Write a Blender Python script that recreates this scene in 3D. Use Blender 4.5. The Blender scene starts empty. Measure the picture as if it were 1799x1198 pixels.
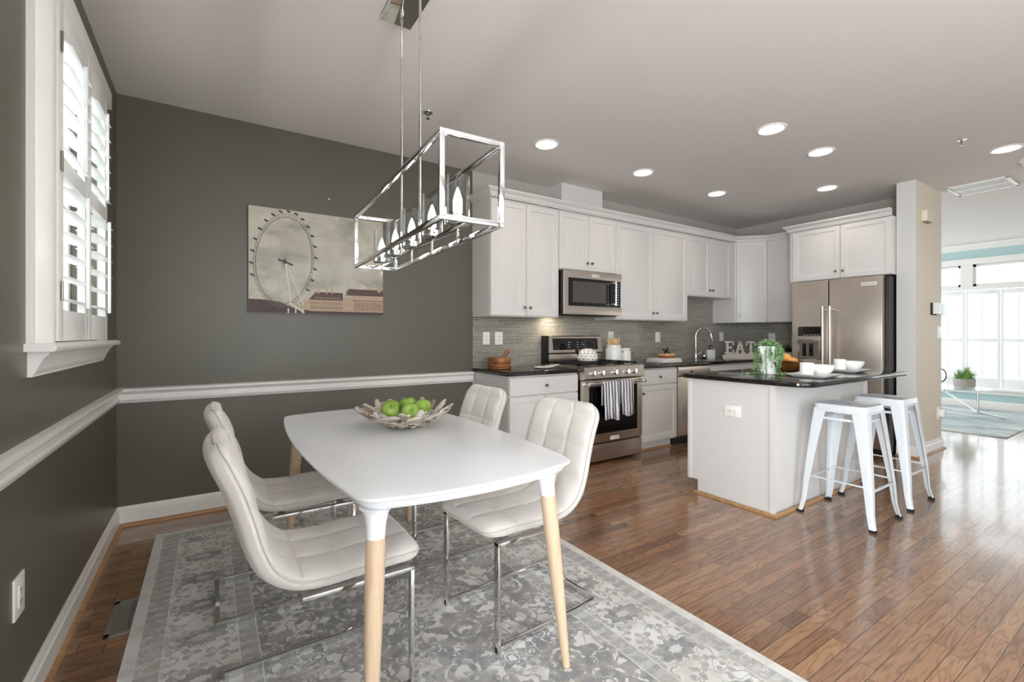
import bpy, bmesh, math, random
from mathutils import Vector, Matrix, noise as mnoise
random.seed(7)
S = bpy.context.scene
C = S.collection
PI = math.pi
R = math.radians

# ------------------------------------------------------------------ camera
cam = bpy.data.cameras.new('camera'); camo = bpy.data.objects.new('camera', cam); C.objects.link(camo)
camo.location = (0.493, -3.81, 1.212); camo.rotation_euler = (R(90), 0, R(-33.2))
cam.sensor_width = 36; cam.lens = 811.0/1799*36; cam.shift_y = -10.5/1799; cam.clip_start = .02
S.camera = camo
# ------------------------------------------------------------------ light / exposure
S.view_settings.view_transform = 'Standard'; S.view_settings.look = 'None'
S.view_settings.gamma = 1; S.view_settings.exposure = 0.45; S.view_settings.use_curve_mapping = False
S.cycles.diffuse_bounces = 6; S.cycles.max_bounces = 14; S.cycles.transparent_max_bounces = 24
S.cycles.sample_clamp_indirect = 8
W = bpy.data.worlds.new('sky'); S.world = W; W.use_nodes = True
W.node_tree.nodes['Background'].inputs[0].default_value = (.93, .965, 1, 1)
W.node_tree.nodes['Background'].inputs[1].default_value = 1.3
def area(name, loc, rot, sx, sy, p, col=(1, 1, 1)):
    l = bpy.data.lights.new(name, 'AREA'); l.shape = 'RECTANGLE'; l.size = sx; l.size_y = sy; l.energy = p; l.color = col
    o = bpy.data.objects.new(name, l); C.objects.link(o); o.location = loc; o.rotation_euler = rot
    return o
area('daylight_living', (11.75, -2.2, 1.5), (0, R(90), 0), 3.0, 6.0, 68, (.96, .96, 1))
area('daylight_left', (-.55, -1.09, 1.9), (0, R(-90), 0), 1.9, 1.7, 13, (.98, .99, 1))
area('daylight_front', (1.9, -5.75, 1.45), (R(90), 0, 0), 2.8, 2.3, 55, (.945, .955, 1))  # camera-side daylight, comes through the added front window
area('added_fill_left', (-.6, -4.65, 1.25), (0, R(-90), 0), 2.2, 1.5, 260, (.945, .955, 1))  # fill added for faces toward the left wall, behind an invented door
area('added_fill_living', (9.2, 2.75, 1.5), (R(-90), 0, 0), 3.2, 2.0, 165, (.95, .97, 1))  # fill added to brighten the living room through an invented side window

# ------------------------------------------------------------------ node helper
class NT:
    def __init__(s, name):
        s.m = bpy.data.materials.new(name); s.m.use_nodes = True
        s.t = s.m.node_tree; s.n = s.t.nodes; s.l = s.t.links
        s.b = s.n['Principled BSDF']; s.out = s.n['Material Output']
    def new(s, k, **kw):
        n = s.n.new(k)
        for a, v in kw.items(): setattr(n, a, v)
        return n
    def put(s, sock, v):
        if isinstance(v, bpy.types.NodeSocket): s.l.new(v, sock)
        elif v is not None:
            try: sock.default_value = v
            except Exception: sock.default_value = tuple(v)[:len(sock.default_value)]
    def m_(s, op, a, b=None, c=None, clamp=False):
        n = s.new('ShaderNodeMath', operation=op, use_clamp=clamp)
        for i, v in enumerate((a, b, c)):
            if v is not None: s.put(n.inputs[i], v)
        return n.outputs[0]
    def obj(s):
        return s.new('ShaderNodeTexCoord').outputs['Object']
    def sep(s, v):
        n = s.new('ShaderNodeSeparateXYZ'); s.l.new(v, n.inputs[0]); return n.outputs
    def comb(s, x=0, y=0, z=0):
        n = s.new('ShaderNodeCombineXYZ')
        for i, v in enumerate((x, y, z)): s.put(n.inputs[i], v)
        return n.outputs[0]
    def vm(s, op, a, b=None, sc=None):
        n = s.new('ShaderNodeVectorMath', operation=op); s.put(n.inputs[0], a)
        if b is not None: s.put(n.inputs[1], b)
        if sc is not None: s.put(n.inputs['Scale'], sc)
        return n.outputs[0]
    def noise(s, v, scale, detail=3, rough=.5, dist=0, out=0):
        n = s.new('ShaderNodeTexNoise'); s.put(n.inputs['Vector'], v)
        n.inputs['Scale'].default_value = scale; n.inputs['Detail'].default_value = detail
        n.inputs['Roughness'].default_value = rough; n.inputs['Distortion'].default_value = dist
        return n.outputs[out]
    def white(s, v):
        n = s.new('ShaderNodeTexWhiteNoise', noise_dimensions='3D'); s.put(n.inputs[0], v); return n.outputs[0]
    def ramp(s, f, stops, interp='LINEAR'):
        n = s.new('ShaderNodeValToRGB'); s.put(n.inputs[0], f); cr = n.color_ramp; cr.interpolation = interp
        while len(cr.elements) > 1: cr.elements.remove(cr.elements[-1])
        for i, (p, c) in enumerate(stops):
            e = cr.elements[0] if i == 0 else cr.elements.new(p)
            e.position = p; e.color = tuple(c)+(1,) if len(c) == 3 else c
        return n.outputs[0]
    def mix(s, f, a, b, mode='MIX'):
        n = s.new('ShaderNodeMix', data_type='RGBA', blend_type=mode)
        s.put(n.inputs[0], f); s.put(n.inputs[6], a if isinstance(a, bpy.types.NodeSocket) else tuple(a)+(1,))
        s.put(n.inputs[7], b if isinstance(b, bpy.types.NodeSocket) else tuple(b)+(1,))
        return n.outputs[2]
    def step(s, v, lo, hi):
        n = s.new('ShaderNodeMapRange', interpolation_type='SMOOTHSTEP'); s.put(n.inputs[0], v)
        n.inputs[1].default_value = lo; n.inputs[2].default_value = hi
        return n.outputs[0]
    def bump(s, h, strength=.2, dist=.002):
        n = s.new('ShaderNodeBump'); s.put(n.inputs['Height'], h); n.inputs['Strength'].default_value = strength
        n.inputs['Distance'].default_value = dist; s.l.new(n.outputs[0], s.b.inputs['Normal']); return n
    def set(s, **kw):
        for k, v in kw.items():
            k = {'col': 'Base Color', 'rough': 'Roughness', 'metal': 'Metallic', 'coat': 'Coat Weight',
                 'coatr': 'Coat Roughness', 'ec': 'Emission Color', 'es': 'Emission Strength', 'spec': 'Specular IOR Level',
                 'sheen': 'Sheen Weight', 'aniso': 'Anisotropic', 'sss': 'Subsurface Weight'}[k]
            if k in ('Base Color', 'Emission Color') and not isinstance(v, bpy.types.NodeSocket): v = tuple(v)+(1,)
            s.put(s.b.inputs[k], v)
        return s.m
def s2l(c):
    return tuple((x/255/12.92 if x/255 <= .04045 else ((x/255+.055)/1.055)**2.4) for x in c)
def plain(name, c, rough=.5, metal=0, var=.03, scale=40, bump=0, **kw):
    """painted / moulded surface: base colour with slight uneven tone"""
    t = NT(name); o = t.obj(); n = t.noise(o, scale, 2)
    c = s2l(c)
    col = t.mix(n, [x*(1-var) for x in c], [min(1, x*(1+var)) for x in c])
    if bump: t.bump(n, bump, .001)
    return t.set(col=col, rough=rough, metal=metal, **kw)

M = {}
M['olive'] = plain('olive_wall_paint', (96, 92, 80), .4, bump=.15, scale=180)
M['greige'] = plain('greige_wall_paint', (184, 179, 171), .6, bump=.1, scale=180)
M['cream'] = plain('cream_wall_paint', (230, 220, 202), .6, bump=.1, scale=180)
M['hallwhite'] = plain('wall_white', (214, 212, 208), .7)
M['aqua'] = plain('aqua_wall_paint', (176, 200, 202), .6)
M['ceil'] = plain('ceiling_paint', (222, 218, 215), .8, bump=.1, scale=200)
M['trim'] = plain('gloss_trim_white', (236, 233, 229), .3, var=.01)
M['cab'] = plain('cabinet_white', (220, 216, 213), .32, var=.01)
M['shut'] = plain('shutter_white', (240, 240, 238), .35, var=.01)
M['plate'] = plain('ivory_plastic', (245, 243, 237), .3, var=.01)
M['black'] = plain('black_plastic', (14, 14, 15), .35)
M['blackglass'] = plain('black_glass', (8, 8, 9), .05, var=0)
M['screen'] = plain('oven_window_glass', (70, 66, 60), .08, var=0, spec=.8)
M['rubber'] = plain('black_rubber', (22, 22, 22), .7)
M['laq'] = plain('white_lacquer', (246, 247, 250), .22, var=.005)
M['stoolw'] = plain('white_powder_coat', (218, 222, 225), .25, var=.01)
M['ceramic'] = plain('white_ceramic', (240, 238, 235), .18, var=.01)
M['chrome'] = plain('chrome', (225, 225, 225), .06, 1, var=0)
M['nickel'] = plain('brushed_nickel', (150, 146, 140), .25, 1)
M['iron'] = plain('cast_iron', (20, 20, 21), .5)
M['vent'] = plain('grey_vent_metal', (142, 138, 128), .45, .3)
M['ventdark'] = plain('vent_shadow', (24, 22, 20), .8)
M['bulb'] = NT('lit_bulb').set(col=(1, 1, 1), ec=(1, .93, .85), es=110.)
M['bulb_can'] = NT('lit_downlight').set(col=(1, 1, 1), ec=(1, .93, .84), es=9.)
M['bluescreen'] = NT('lit_screen').set(col=(.3, .5, .7), ec=s2l((140, 175, 205)), es=.5, rough=.2)
def steel(name, c, r=.28):
    t = NT(name); o = t.obj(); x, y, z = t.sep(o)
    n = t.noise(t.comb(t.m_('MULTIPLY', x, 3), t.m_('MULTIPLY', y, 3), t.m_('MULTIPLY', z, 600)), 1, 2)
    c = s2l(c)
    return t.set(col=t.mix(n, [v*.9 for v in c], c), rough=t.m_('MULTIPLY_ADD', n, .1, r-.05), metal=1, aniso=.5)
M['steel'] = steel('brushed_stainless', (206, 196, 186), .3)
M['steel_dk'] = steel('brushed_stainless_side', (150, 140, 130), .35)
def glass(name, tint=(1, 1, 1), refl=.25):
    t = NT(name); t.n.remove(t.b)
    tr = t.new('ShaderNodeBsdfTransparent'); tr.inputs[0].default_value = tint+(1,)
    gl = t.new('ShaderNodeBsdfGlossy'); gl.inputs[0].default_value = (1, 1, 1, 1); gl.inputs['Roughness'].default_value = .02
    lw = t.new('ShaderNodeLayerWeight'); lw.inputs[0].default_value = .5
    mx = t.new('ShaderNodeMixShader'); t.put(mx.inputs[0], t.m_('MULTIPLY_ADD', t.m_('POWER', lw.outputs['Facing'], 3), refl*2, .03, clamp=True))
    t.l.new(tr.outputs[0], mx.inputs[1]); t.l.new(gl.outputs[0], mx.inputs[2]); t.l.new(mx.outputs[0], t.out.inputs[0])
    return t.m
M['glass'] = glass('clear_glass', (.96, .97, .97), .42)
M['pane'] = glass('window_pane_glass', (.95, .98, .98), .12)
M['tabglass'] = glass('table_glass', (.86, .94, .92), .35)

def strips(name, ax, rowh, lmin, palette, grout, gw, grain=False, rough=.2, seed=0, **kw):
    """rows of strips of random length; ax = (along, across) axis numbers"""
    t = NT(name); o = t.obj(); xyz = t.sep(o); a = xyz[ax[0]]; b = xyz[ax[1]]
    v = t.m_('DIVIDE', b, rowh); row = t.m_('FLOOR', v); fv = t.m_('FRACT', v)
    r1 = t.white(t.comb(row, seed, 1)); r2 = t.white(t.comb(row, seed, 5))
    ln = t.m_('MULTIPLY', t.m_('MULTIPLY_ADD', r1, 1.2, .8), lmin)
    u = t.m_('DIVIDE', t.m_('ADD', t.m_('ADD', a, 40), t.m_('MULTIPLY', r2, 7)), ln)
    # wobble the joints so that neighbouring strips of a row differ in length
    iu = t.m_('FLOOR', u); fu = t.m_('FRACT', u)
    cut = t.m_('MULTIPLY_ADD', t.white(t.comb(iu, row, seed+2)), .6, .2)
    second = t.m_('GREATER_THAN', fu, cut)
    pid = t.m_('ADD', t.m_('MULTIPLY', iu, 2), second)
    rnd = t.white(t.comb(pid, row, seed+9)); rnd2 = t.white(t.comb(pid, row, seed+3))
    d1 = t.m_('ABSOLUTE', t.m_('SUBTRACT', fu, cut)); d0 = t.m_('MINIMUM', fu, t.m_('SUBTRACT', 1, fu))
    du = t.m_('MULTIPLY', t.m_('MINIMUM', d0, d1), ln)
    dv = t.m_('MULTIPLY', t.m_('MINIMUM', fv, t.m_('SUBTRACT', 1, fv)), rowh)
    d = t.m_('MINIMUM', du, dv)
    joint = t.step(d, gw*.35, gw*.65)
    col = t.ramp(rnd, [(i/(len(palette)-1), s2l(c)) for i, c in enumerate(palette)])
    if grain:
        off = t.m_('MULTIPLY', rnd2, 37)
        p = t.comb(t.m_('MULTIPLY', a, 2.2), t.m_('ADD', t.m_('MULTIPLY', b, 18), off), off)
        n1 = t.noise(p, 1.0, 2, .5, .4)
        rings = t.m_('ABSOLUTE', t.m_('SINE', t.m_('MULTIPLY', n1, 26)))
        rings = t.m_('POWER', rings, .55)
        p2 = t.comb(t.m_('MULTIPLY', a, 14), t.m_('MULTIPLY', b, 700), off)
        n2 = t.noise(p2, 1.0, 3, .6)
        g = t.m_('MULTIPLY_ADD', rings, .42, t.m_('MULTIPLY_ADD', n2, .40, .40))
        col = t.mix(1, col, t.comb(g, t.m_('POWER', g, 1.12), t.m_('POWER', g, 1.25)), 'MULTIPLY')
        wav = t.noise(o, 9, 2)
        h = t.m_('ADD', t.m_('MULTIPLY', joint, .8), t.m_('MULTIPLY_ADD', wav, .9, t.m_('MULTIPLY', n1, .6)))
        t.bump(h, .35, .0012)
        rr = t.m_('MULTIPLY_ADD', n2, .12, rough)
    else:
        n2 = t.noise(t.comb(t.m_('MULTIPLY', a, 12), t.m_('MULTIPLY', b, 500), 0), 1, 2)
        col = t.mix(t.m_('MULTIPLY', n2, .35), col, (.34, .33, .30))
        t.bump(joint, .5, .0015)
        rr = t.mix(joint, (.8, .8, .8), (rough, rough, rough))
    col = t.mix(joint, s2l(grout), col)
    return t.set(col=col, rough=rr, **kw)
M['floor'] = strips('oak_plank_floor', (0, 1), .057, .75,
                    [(134, 98, 72), (160, 120, 90), (118, 84, 64), (172, 132, 98), (146, 108, 82), (162, 118, 84), (126, 94, 76)],
                    (52, 34, 24), .0022, True, .16, coat=.6, coatr=.10)
TILE = [(116, 112, 100), (140, 135, 121), (104, 100, 90), (150, 143, 128), (126, 123, 113), (134, 126, 111)]
M['tile'] = strips('linear_glass_tile', (0, 2), .0175, .26, TILE, (206, 200, 188), .0036, rough=.16, seed=3)
M['tile_side'] = strips('linear_glass_tile_side', (1, 2), .0175, .26, TILE, (206, 200, 188), .0036, rough=.16, seed=4)
def wood(name, c1, c2, scale=1, axis=2, rough=.4):
    t = NT(name); o = t.obj(); x = list(t.sep(o))
    k = [60, 60, 60]; k[axis] = 3
    p = t.comb(*[t.m_('MULTIPLY', x[i], k[i]*scale) for i in range(3)])
    n = t.noise(p, 1, 4, .6, 1.2)
    return t.set(col=t.ramp(n, [(.3, s2l(c1)), (.7, s2l(c2))]), rough=rough)
M['beech'] = wood('beech_wood', (206, 178, 148), (224, 198, 168), .6, 2, .38)
M['oaktrim'] = wood('oak_shoe_moulding', (150, 108, 72), (186, 146, 104), .5, 0)
M['acacia'] = wood('acacia_wood', (96, 52, 28), (176, 112, 66), .5, 0, .35)
M['burl'] = wood('burl_wood', (60, 34, 18), (156, 96, 48), .4, 1, .3)
M['utensil'] = wood('pale_wood_utensil', (196, 152, 104), (226, 188, 140), .5)
M['driedwood'] = wood('whitewashed_wood', (178, 166, 156), (220, 212, 204), .6, 0, .7)
def driftwood():
    t = NT('driftwood'); o = t.obj()
    g = t.new('ShaderNodeNewGeometry').outputs['Random Per Island']
    n = t.noise(o, 90, 4, .7, 1)
    c = t.ramp(g, [(0, s2l((138, 124, 112))), (.3, s2l((180, 166, 152))), (.6, s2l((214, 203, 190))), (1, s2l((226, 216, 204)))])
    t.bump(n, .6, .003)
    return t.set(col=t.mix(1, c, t.ramp(n, [(.3, (.55, .52, .5)), (.6, (1, 1, 1))]), 'MULTIPLY'), rough=.85)
M['drift'] = driftwood()
def granite():
    t = NT('black_granite'); o = t.obj(); v = t.new('ShaderNodeTexVoronoi'); t.put(v.inputs[0], o); v.inputs['Scale'].default_value = 260
    n = t.noise(o, 120, 3)
    c = t.ramp(t.m_('MULTIPLY', n, t.white(v.outputs['Position'])), [(0, (.006, .006, .006)), (.45, (.016, .013, .011)), (.62, (.10, .08, .065))])
    return t.set(col=c, rough=.07, spec=.6)
M['granite'] = granite()
def fabric():
    t = NT('cream_chair_fabric'); o = t.obj(); n = t.noise(o, 7, 3); f = t.noise(o, 900, 2); f2 = t.noise(o, 260, 2)
    c = t.mix(n, s2l((218, 211, 204)), s2l((234, 229, 224)))
    c = t.mix(t.m_('MULTIPLY', f2, .3), c, s2l((196, 188, 180)))
    t.bump(t.m_('ADD', f, f2), .25, .0008)
    return t.set(col=c, rough=.9, sheen=.25)
M['fabric'] = fabric()
M['piping'] = plain('chair_piping', (205, 199, 192), .9)
def apple():
    t = NT('green_apple_skin'); o = t.obj(); n = t.noise(o, 30, 3); f = t.noise(o, 260, 2)
    c = t.mix(n, s2l((122, 160, 48)), s2l((166, 194, 92)))
    c = t.mix(t.step(f, .66, .72), c, s2l((210, 226, 150)))
    return t.set(col=c, rough=.22)
M['apple'] = apple()
M['stem'] = plain('apple_stem', (92, 70, 40), .7)
def leafm(name, c1, c2):
    t = NT(name); g = t.new('ShaderNodeNewGeometry').outputs['Random Per Island']
    return t.set(col=t.mix(g, s2l(c1), s2l(c2)), rough=.5)
M['vine'] = leafm('trailing_leaf', (66, 118, 56), (172, 206, 150))
M['palepane'] = plain('pale_window_glass', (176, 190, 198), .2)
M['fern'] = leafm('dark_fern_leaf', (18, 42, 20), (48, 80, 36))
M['grass'] = leafm('grass_leaf', (70, 120, 50), (164, 196, 110))
M['orange'] = plain('orange_peel', (232, 160, 72), .4, bump=.3, scale=200)
M['planter'] = plain('stone_planter', (176, 168, 160), .8, var=.1, bump=.3)
M['book'] = plain('book_cover', (236, 233, 230), .5)
M['paper'] = plain('book_pages', (232, 228, 216), .8)
M['stoneblock'] = plain('marble_soap_block', (214, 212, 206), .3, var=.08, scale=14)
def stripes():
    t = NT('striped_towel'); x, y, z = t.sep(t.obj()); 
    w = t.m_('ADD', x, t.m_('MULTIPLY', t.noise(t.obj(), 12, 1), .012))
    f = t.m_('FRACT', t.m_('DIVIDE', w, .0385)); k = t.m_('MULTIPLY', t.step(f, .42, .5), t.m_('SUBTRACT', 1, t.step(f, .9, .98)))
    return t.set(col=t.mix(k, s2l((226, 224, 226)), s2l((98, 95, 104))), rough=.9)
M['towel'] = stripes()
def rug():
    t = NT('faded_oriental_rug'); o = t.obj(); x, y, z = t.sep(o)      # object origin = rug centre
    HX, HY = 1.005, 1.55
    base = t.noise(o, 3, 3); fine = t.noise(o, 60, 4, .7); mid = t.noise(o, 14, 3, .6)
    warp = t.new('ShaderNodeTexNoise'); t.put(warp.inputs[0], o); warp.inputs['Scale'].default_value = 22; warp.inputs['Detail'].default_value = 2
    wo = t.vm('ADD', o, t.vm('SCALE', t.vm('SUBTRACT', warp.outputs['Color'], (.5, .5, .5)), sc=.028))
    def flowers(scale, R0, pet, shift, amp=.3):
        v = t.new('ShaderNodeTexVoronoi', voronoi_dimensions='2D'); p = t.vm('ADD', wo, (shift, shift*2, 0)); t.put(v.inputs[0], p)
        v.inputs['Scale'].default_value = scale; v.inputs['Randomness'].default_value = .75
        dl = t.vm('SUBTRACT', t.vm('SCALE', p, sc=1.0), v.outputs['Position'])
        dx, dy, dz = t.sep(dl); r = t.m_('SQRT', t.m_('ADD', t.m_('MULTIPLY', dx, dx), t.m_('MULTIPLY', dy, dy)))
        th = t.m_('ARCTAN2', dy, dx); pe = t.m_('COSINE', t.m_('MULTIPLY', th, pet))
        rad = t.m_('MULTIPLY', t.m_('MULTIPLY_ADD', pe, amp, 1), R0)
        m = t.m_('SUBTRACT', 1, t.step(t.m_('DIVIDE', r, rad), .92, 1.0))
        hole = t.step(t.m_('DIVIDE', r, R0), .22, .30); ring = t.m_('SUBTRACT', 1, t.m_('MULTIPLY', t.step(t.m_('DIVIDE', r, R0), .42, .47), t.m_('SUBTRACT', 1, t.step(t.m_('DIVIDE', r, R0), .52, .57))))
        return t.m_('MULTIPLY', t.m_('MULTIPLY', m, hole), ring), v.outputs['Color']
    f1, c1 = flowers(3.1, .120, 7, 0, .28); f2, c2 = flowers(7, .050, 5, 3.3, .38); f3, c3 = flowers(13, .026, 3, 7.7, .5)
    vn = t.noise(wo, 5.5, 1); vine = t.m_('SUBTRACT', 1, t.step(t.m_('ABSOLUTE', t.m_('SUBTRACT', vn, .5)), .006, .014))
    vn2 = t.noise(t.vm('ADD', wo, (5, 1, 0)), 7, 1); vine2 = t.m_('SUBTRACT', 1, t.step(t.m_('ABSOLUTE', t.m_('SUBTRACT', vn2, .47)), .006, .012))
    field = t.m_('MAXIMUM', t.m_('MAXIMUM', f1, f2), t.m_('MAXIMUM', t.m_('MULTIPLY', f3, .8), t.m_('MAXIMUM', vine, vine2)))
    # border: distance from the edge
    ex = t.m_('SUBTRACT', HX, t.m_('ABSOLUTE', x)); ey = t.m_('SUBTRACT', HY, t.m_('ABSOLUTE', y))
    e = t.m_('MINIMUM', ex, ey)
    al = t.mix(t.m_('LESS_THAN', ex, ey), t.comb(x, x, x), t.comb(y, y, y)); al = t.sep(al)[0]
    # medallions along the broad border (between .13 and .36 from the edge)
    pitch = .27
    a1 = t.m_('MULTIPLY', t.m_('SUBTRACT', t.m_('FRACT', t.m_('ADD', t.m_('DIVIDE', al, pitch), 20.5)), .5), pitch)
    b1 = t.m_('SUBTRACT', e, .245)
    rr = t.m_('SQRT', t.m_('ADD', t.m_('POWER', t.m_('MULTIPLY', a1, 1.5), 2), t.m_('POWER', t.m_('MULTIPLY', b1, .85), 2)))
    th = t.m_('ARCTAN2', b1, a1); mr = t.m_('MULTIPLY_ADD', t.m_('COSINE', t.m_('MULTIPLY', th, 10)), .010, .078)
    mr = t.m_('ADD', mr, t.m_('MULTIPLY_ADD', mid, .05, -.025))
    med = t.m_('SUBTRACT', 1, t.step(t.m_('SUBTRACT', rr, mr), -.003, .003))
    inner = t.m_('SUBTRACT', 1, t.step(t.m_('SUBTRACT', rr, t.m_('MULTIPLY', mr, .35)), -.002, .003))
    outl = t.m_('SUBTRACT', 1, t.step(t.m_('ABSOLUTE', t.m_('SUBTRACT', rr, t.m_('ADD', mr, .022))), .002, .005))
    inb = t.m_('MULTIPLY', t.m_('GREATER_THAN', e, .125), t.m_('LESS_THAN', e, .365))
    bord = t.m_('MAXIMUM', t.m_('MULTIPLY', t.m_('MULTIPLY', med, t.m_('SUBTRACT', 1, t.m_('MULTIPLY', inner, .8))), 1), t.m_('MAXIMUM', t.m_('MULTIPLY', outl, .6), t.m_('MULTIPLY', t.m_('MAXIMUM', f3, vine2), t.m_('MULTIPLY', t.m_('SUBTRACT', 1, med), .75))))
    # guard stripes
    g1 = t.m_('MULTIPLY', t.m_('GREATER_THAN', e, .045), t.m_('LESS_THAN', e, .12)); g2 = t.m_('MULTIPLY', t.m_('GREATER_THAN', e, .37), t.m_('LESS_THAN', e, .43))
    ga = t.m_('MULTIPLY_ADD', t.m_('MAXIMUM', t.m_('GREATER_THAN', t.m_('FRACT', t.m_('MULTIPLY', al, 17)), .5), f3), .35, .5)
    ga = t.m_('MULTIPLY', ga, t.m_('MULTIPLY_ADD', fine, .8, .5))
    g = t.m_('MAXIMUM', g1, g2)
    inf = t.m_('GREATER_THAN', e, .435)
    mask = t.m_('ADD', t.m_('ADD', t.m_('MULTIPLY', inb, bord), t.m_('MULTIPLY', inf, field)), t.m_('MULTIPLY', g, ga))
    mask = t.m_('MULTIPLY', mask, t.step(t.m_('ADD', t.m_('MULTIPLY', fine, .5), t.m_('MULTIPLY', base, .5)), .30, .50), clamp=True)
    ground = t.ramp(t.noise(o, 5, 4), [(.35, s2l((216, 212, 205))), (.65, s2l((236, 234, 231)))])
    ground = t.mix(t.m_('MULTIPLY', t.step(mid, .52, .6), .35), ground, s2l((184, 178, 170)))
    dark = t.mix(t.step(mid, .42, .6), s2l((112, 114, 122)), s2l((160, 157, 153)))
    dark = t.mix(t.m_('MULTIPLY', t.sep(c1)[0], .4), dark, s2l((150, 140, 122)))
    col = t.mix(t.m_('MULTIPLY', mask, .85), ground, dark)
    col = t.mix(t.m_('MULTIPLY', fine, .25), col, s2l((160, 158, 154)))
    t.bump(t.m_('ADD', t.noise(o, 500, 2), t.m_('MULTIPLY', mask, -.4)), .3, .002)
    return t.set(col=col, rough=.85, sheen=.1)
M['rug'] = rug()
def rug2():
    t = NT('blue_abstract_rug'); x, y, z = t.sep(t.obj())
    n = t.noise(t.comb(t.m_('MULTIPLY', x, 4), t.m_('MULTIPLY', y, 1.1), 0), 1.6, 6, .6, .6)
    return t.set(col=t.ramp(n, [(.32, s2l((120, 132, 140))), (.46, s2l((176, 186, 190))), (.6, s2l((214, 216, 214))), (.75, s2l((196, 190, 180)))]), rough=.9)
M['rug2'] = rug2()
def sky_print():
    t = NT('printed_sky'); o = t.obj(); x, y, z = t.sep(o)
    n = t.noise(t.vm('MULTIPLY', o, (2, 1, 4)), 1.6, 4, .55)
    v = t.new('ShaderNodeTexVoronoi'); t.put(v.inputs[0], t.comb(x, 0, z)); v.inputs['Scale'].default_value = 7
    bok = t.m_('MULTIPLY', t.m_('SUBTRACT', 1, t.step(v.outputs[0], .33, .36)), t.m_('SUBTRACT', 1, t.step(z, 1.5, 1.75)))
    c = t.ramp(n, [(.3, s2l((150, 146, 134))), (.5, s2l((190, 185, 170))), (.7, s2l((206, 202, 188)))])
    c = t.mix(t.m_('MULTIPLY', bok, .35), c, s2l((225, 215, 200)))
    return t.set(col=c, rough=.5)
M['pr_sky'] = sky_print()
M['pr_dark'] = plain('printed_dark', (62, 52, 50), .5, var=.3, scale=60)
M['pr_red'] = plain('printed_maroon', (66, 38, 40), .5, var=.4, scale=40)
M['pr_tan'] = plain('printed_stone', (184, 158, 132), .5, var=.25, scale=60)
M['pr_tan2'] = plain('printed_stone_shadow', (126, 96, 78), .5, var=.3, scale=60)
M['pr_roof'] = plain('printed_roof', (88, 60, 54), .5, var=.3, scale=60)
M['pr_line'] = plain('printed_rim', (112, 104, 96), .5)
M['pr_spoke'] = plain('printed_spokes', (160, 154, 142), .5)
M['pr_white'] = plain('printed_white', (216, 208, 196), .5)

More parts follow.
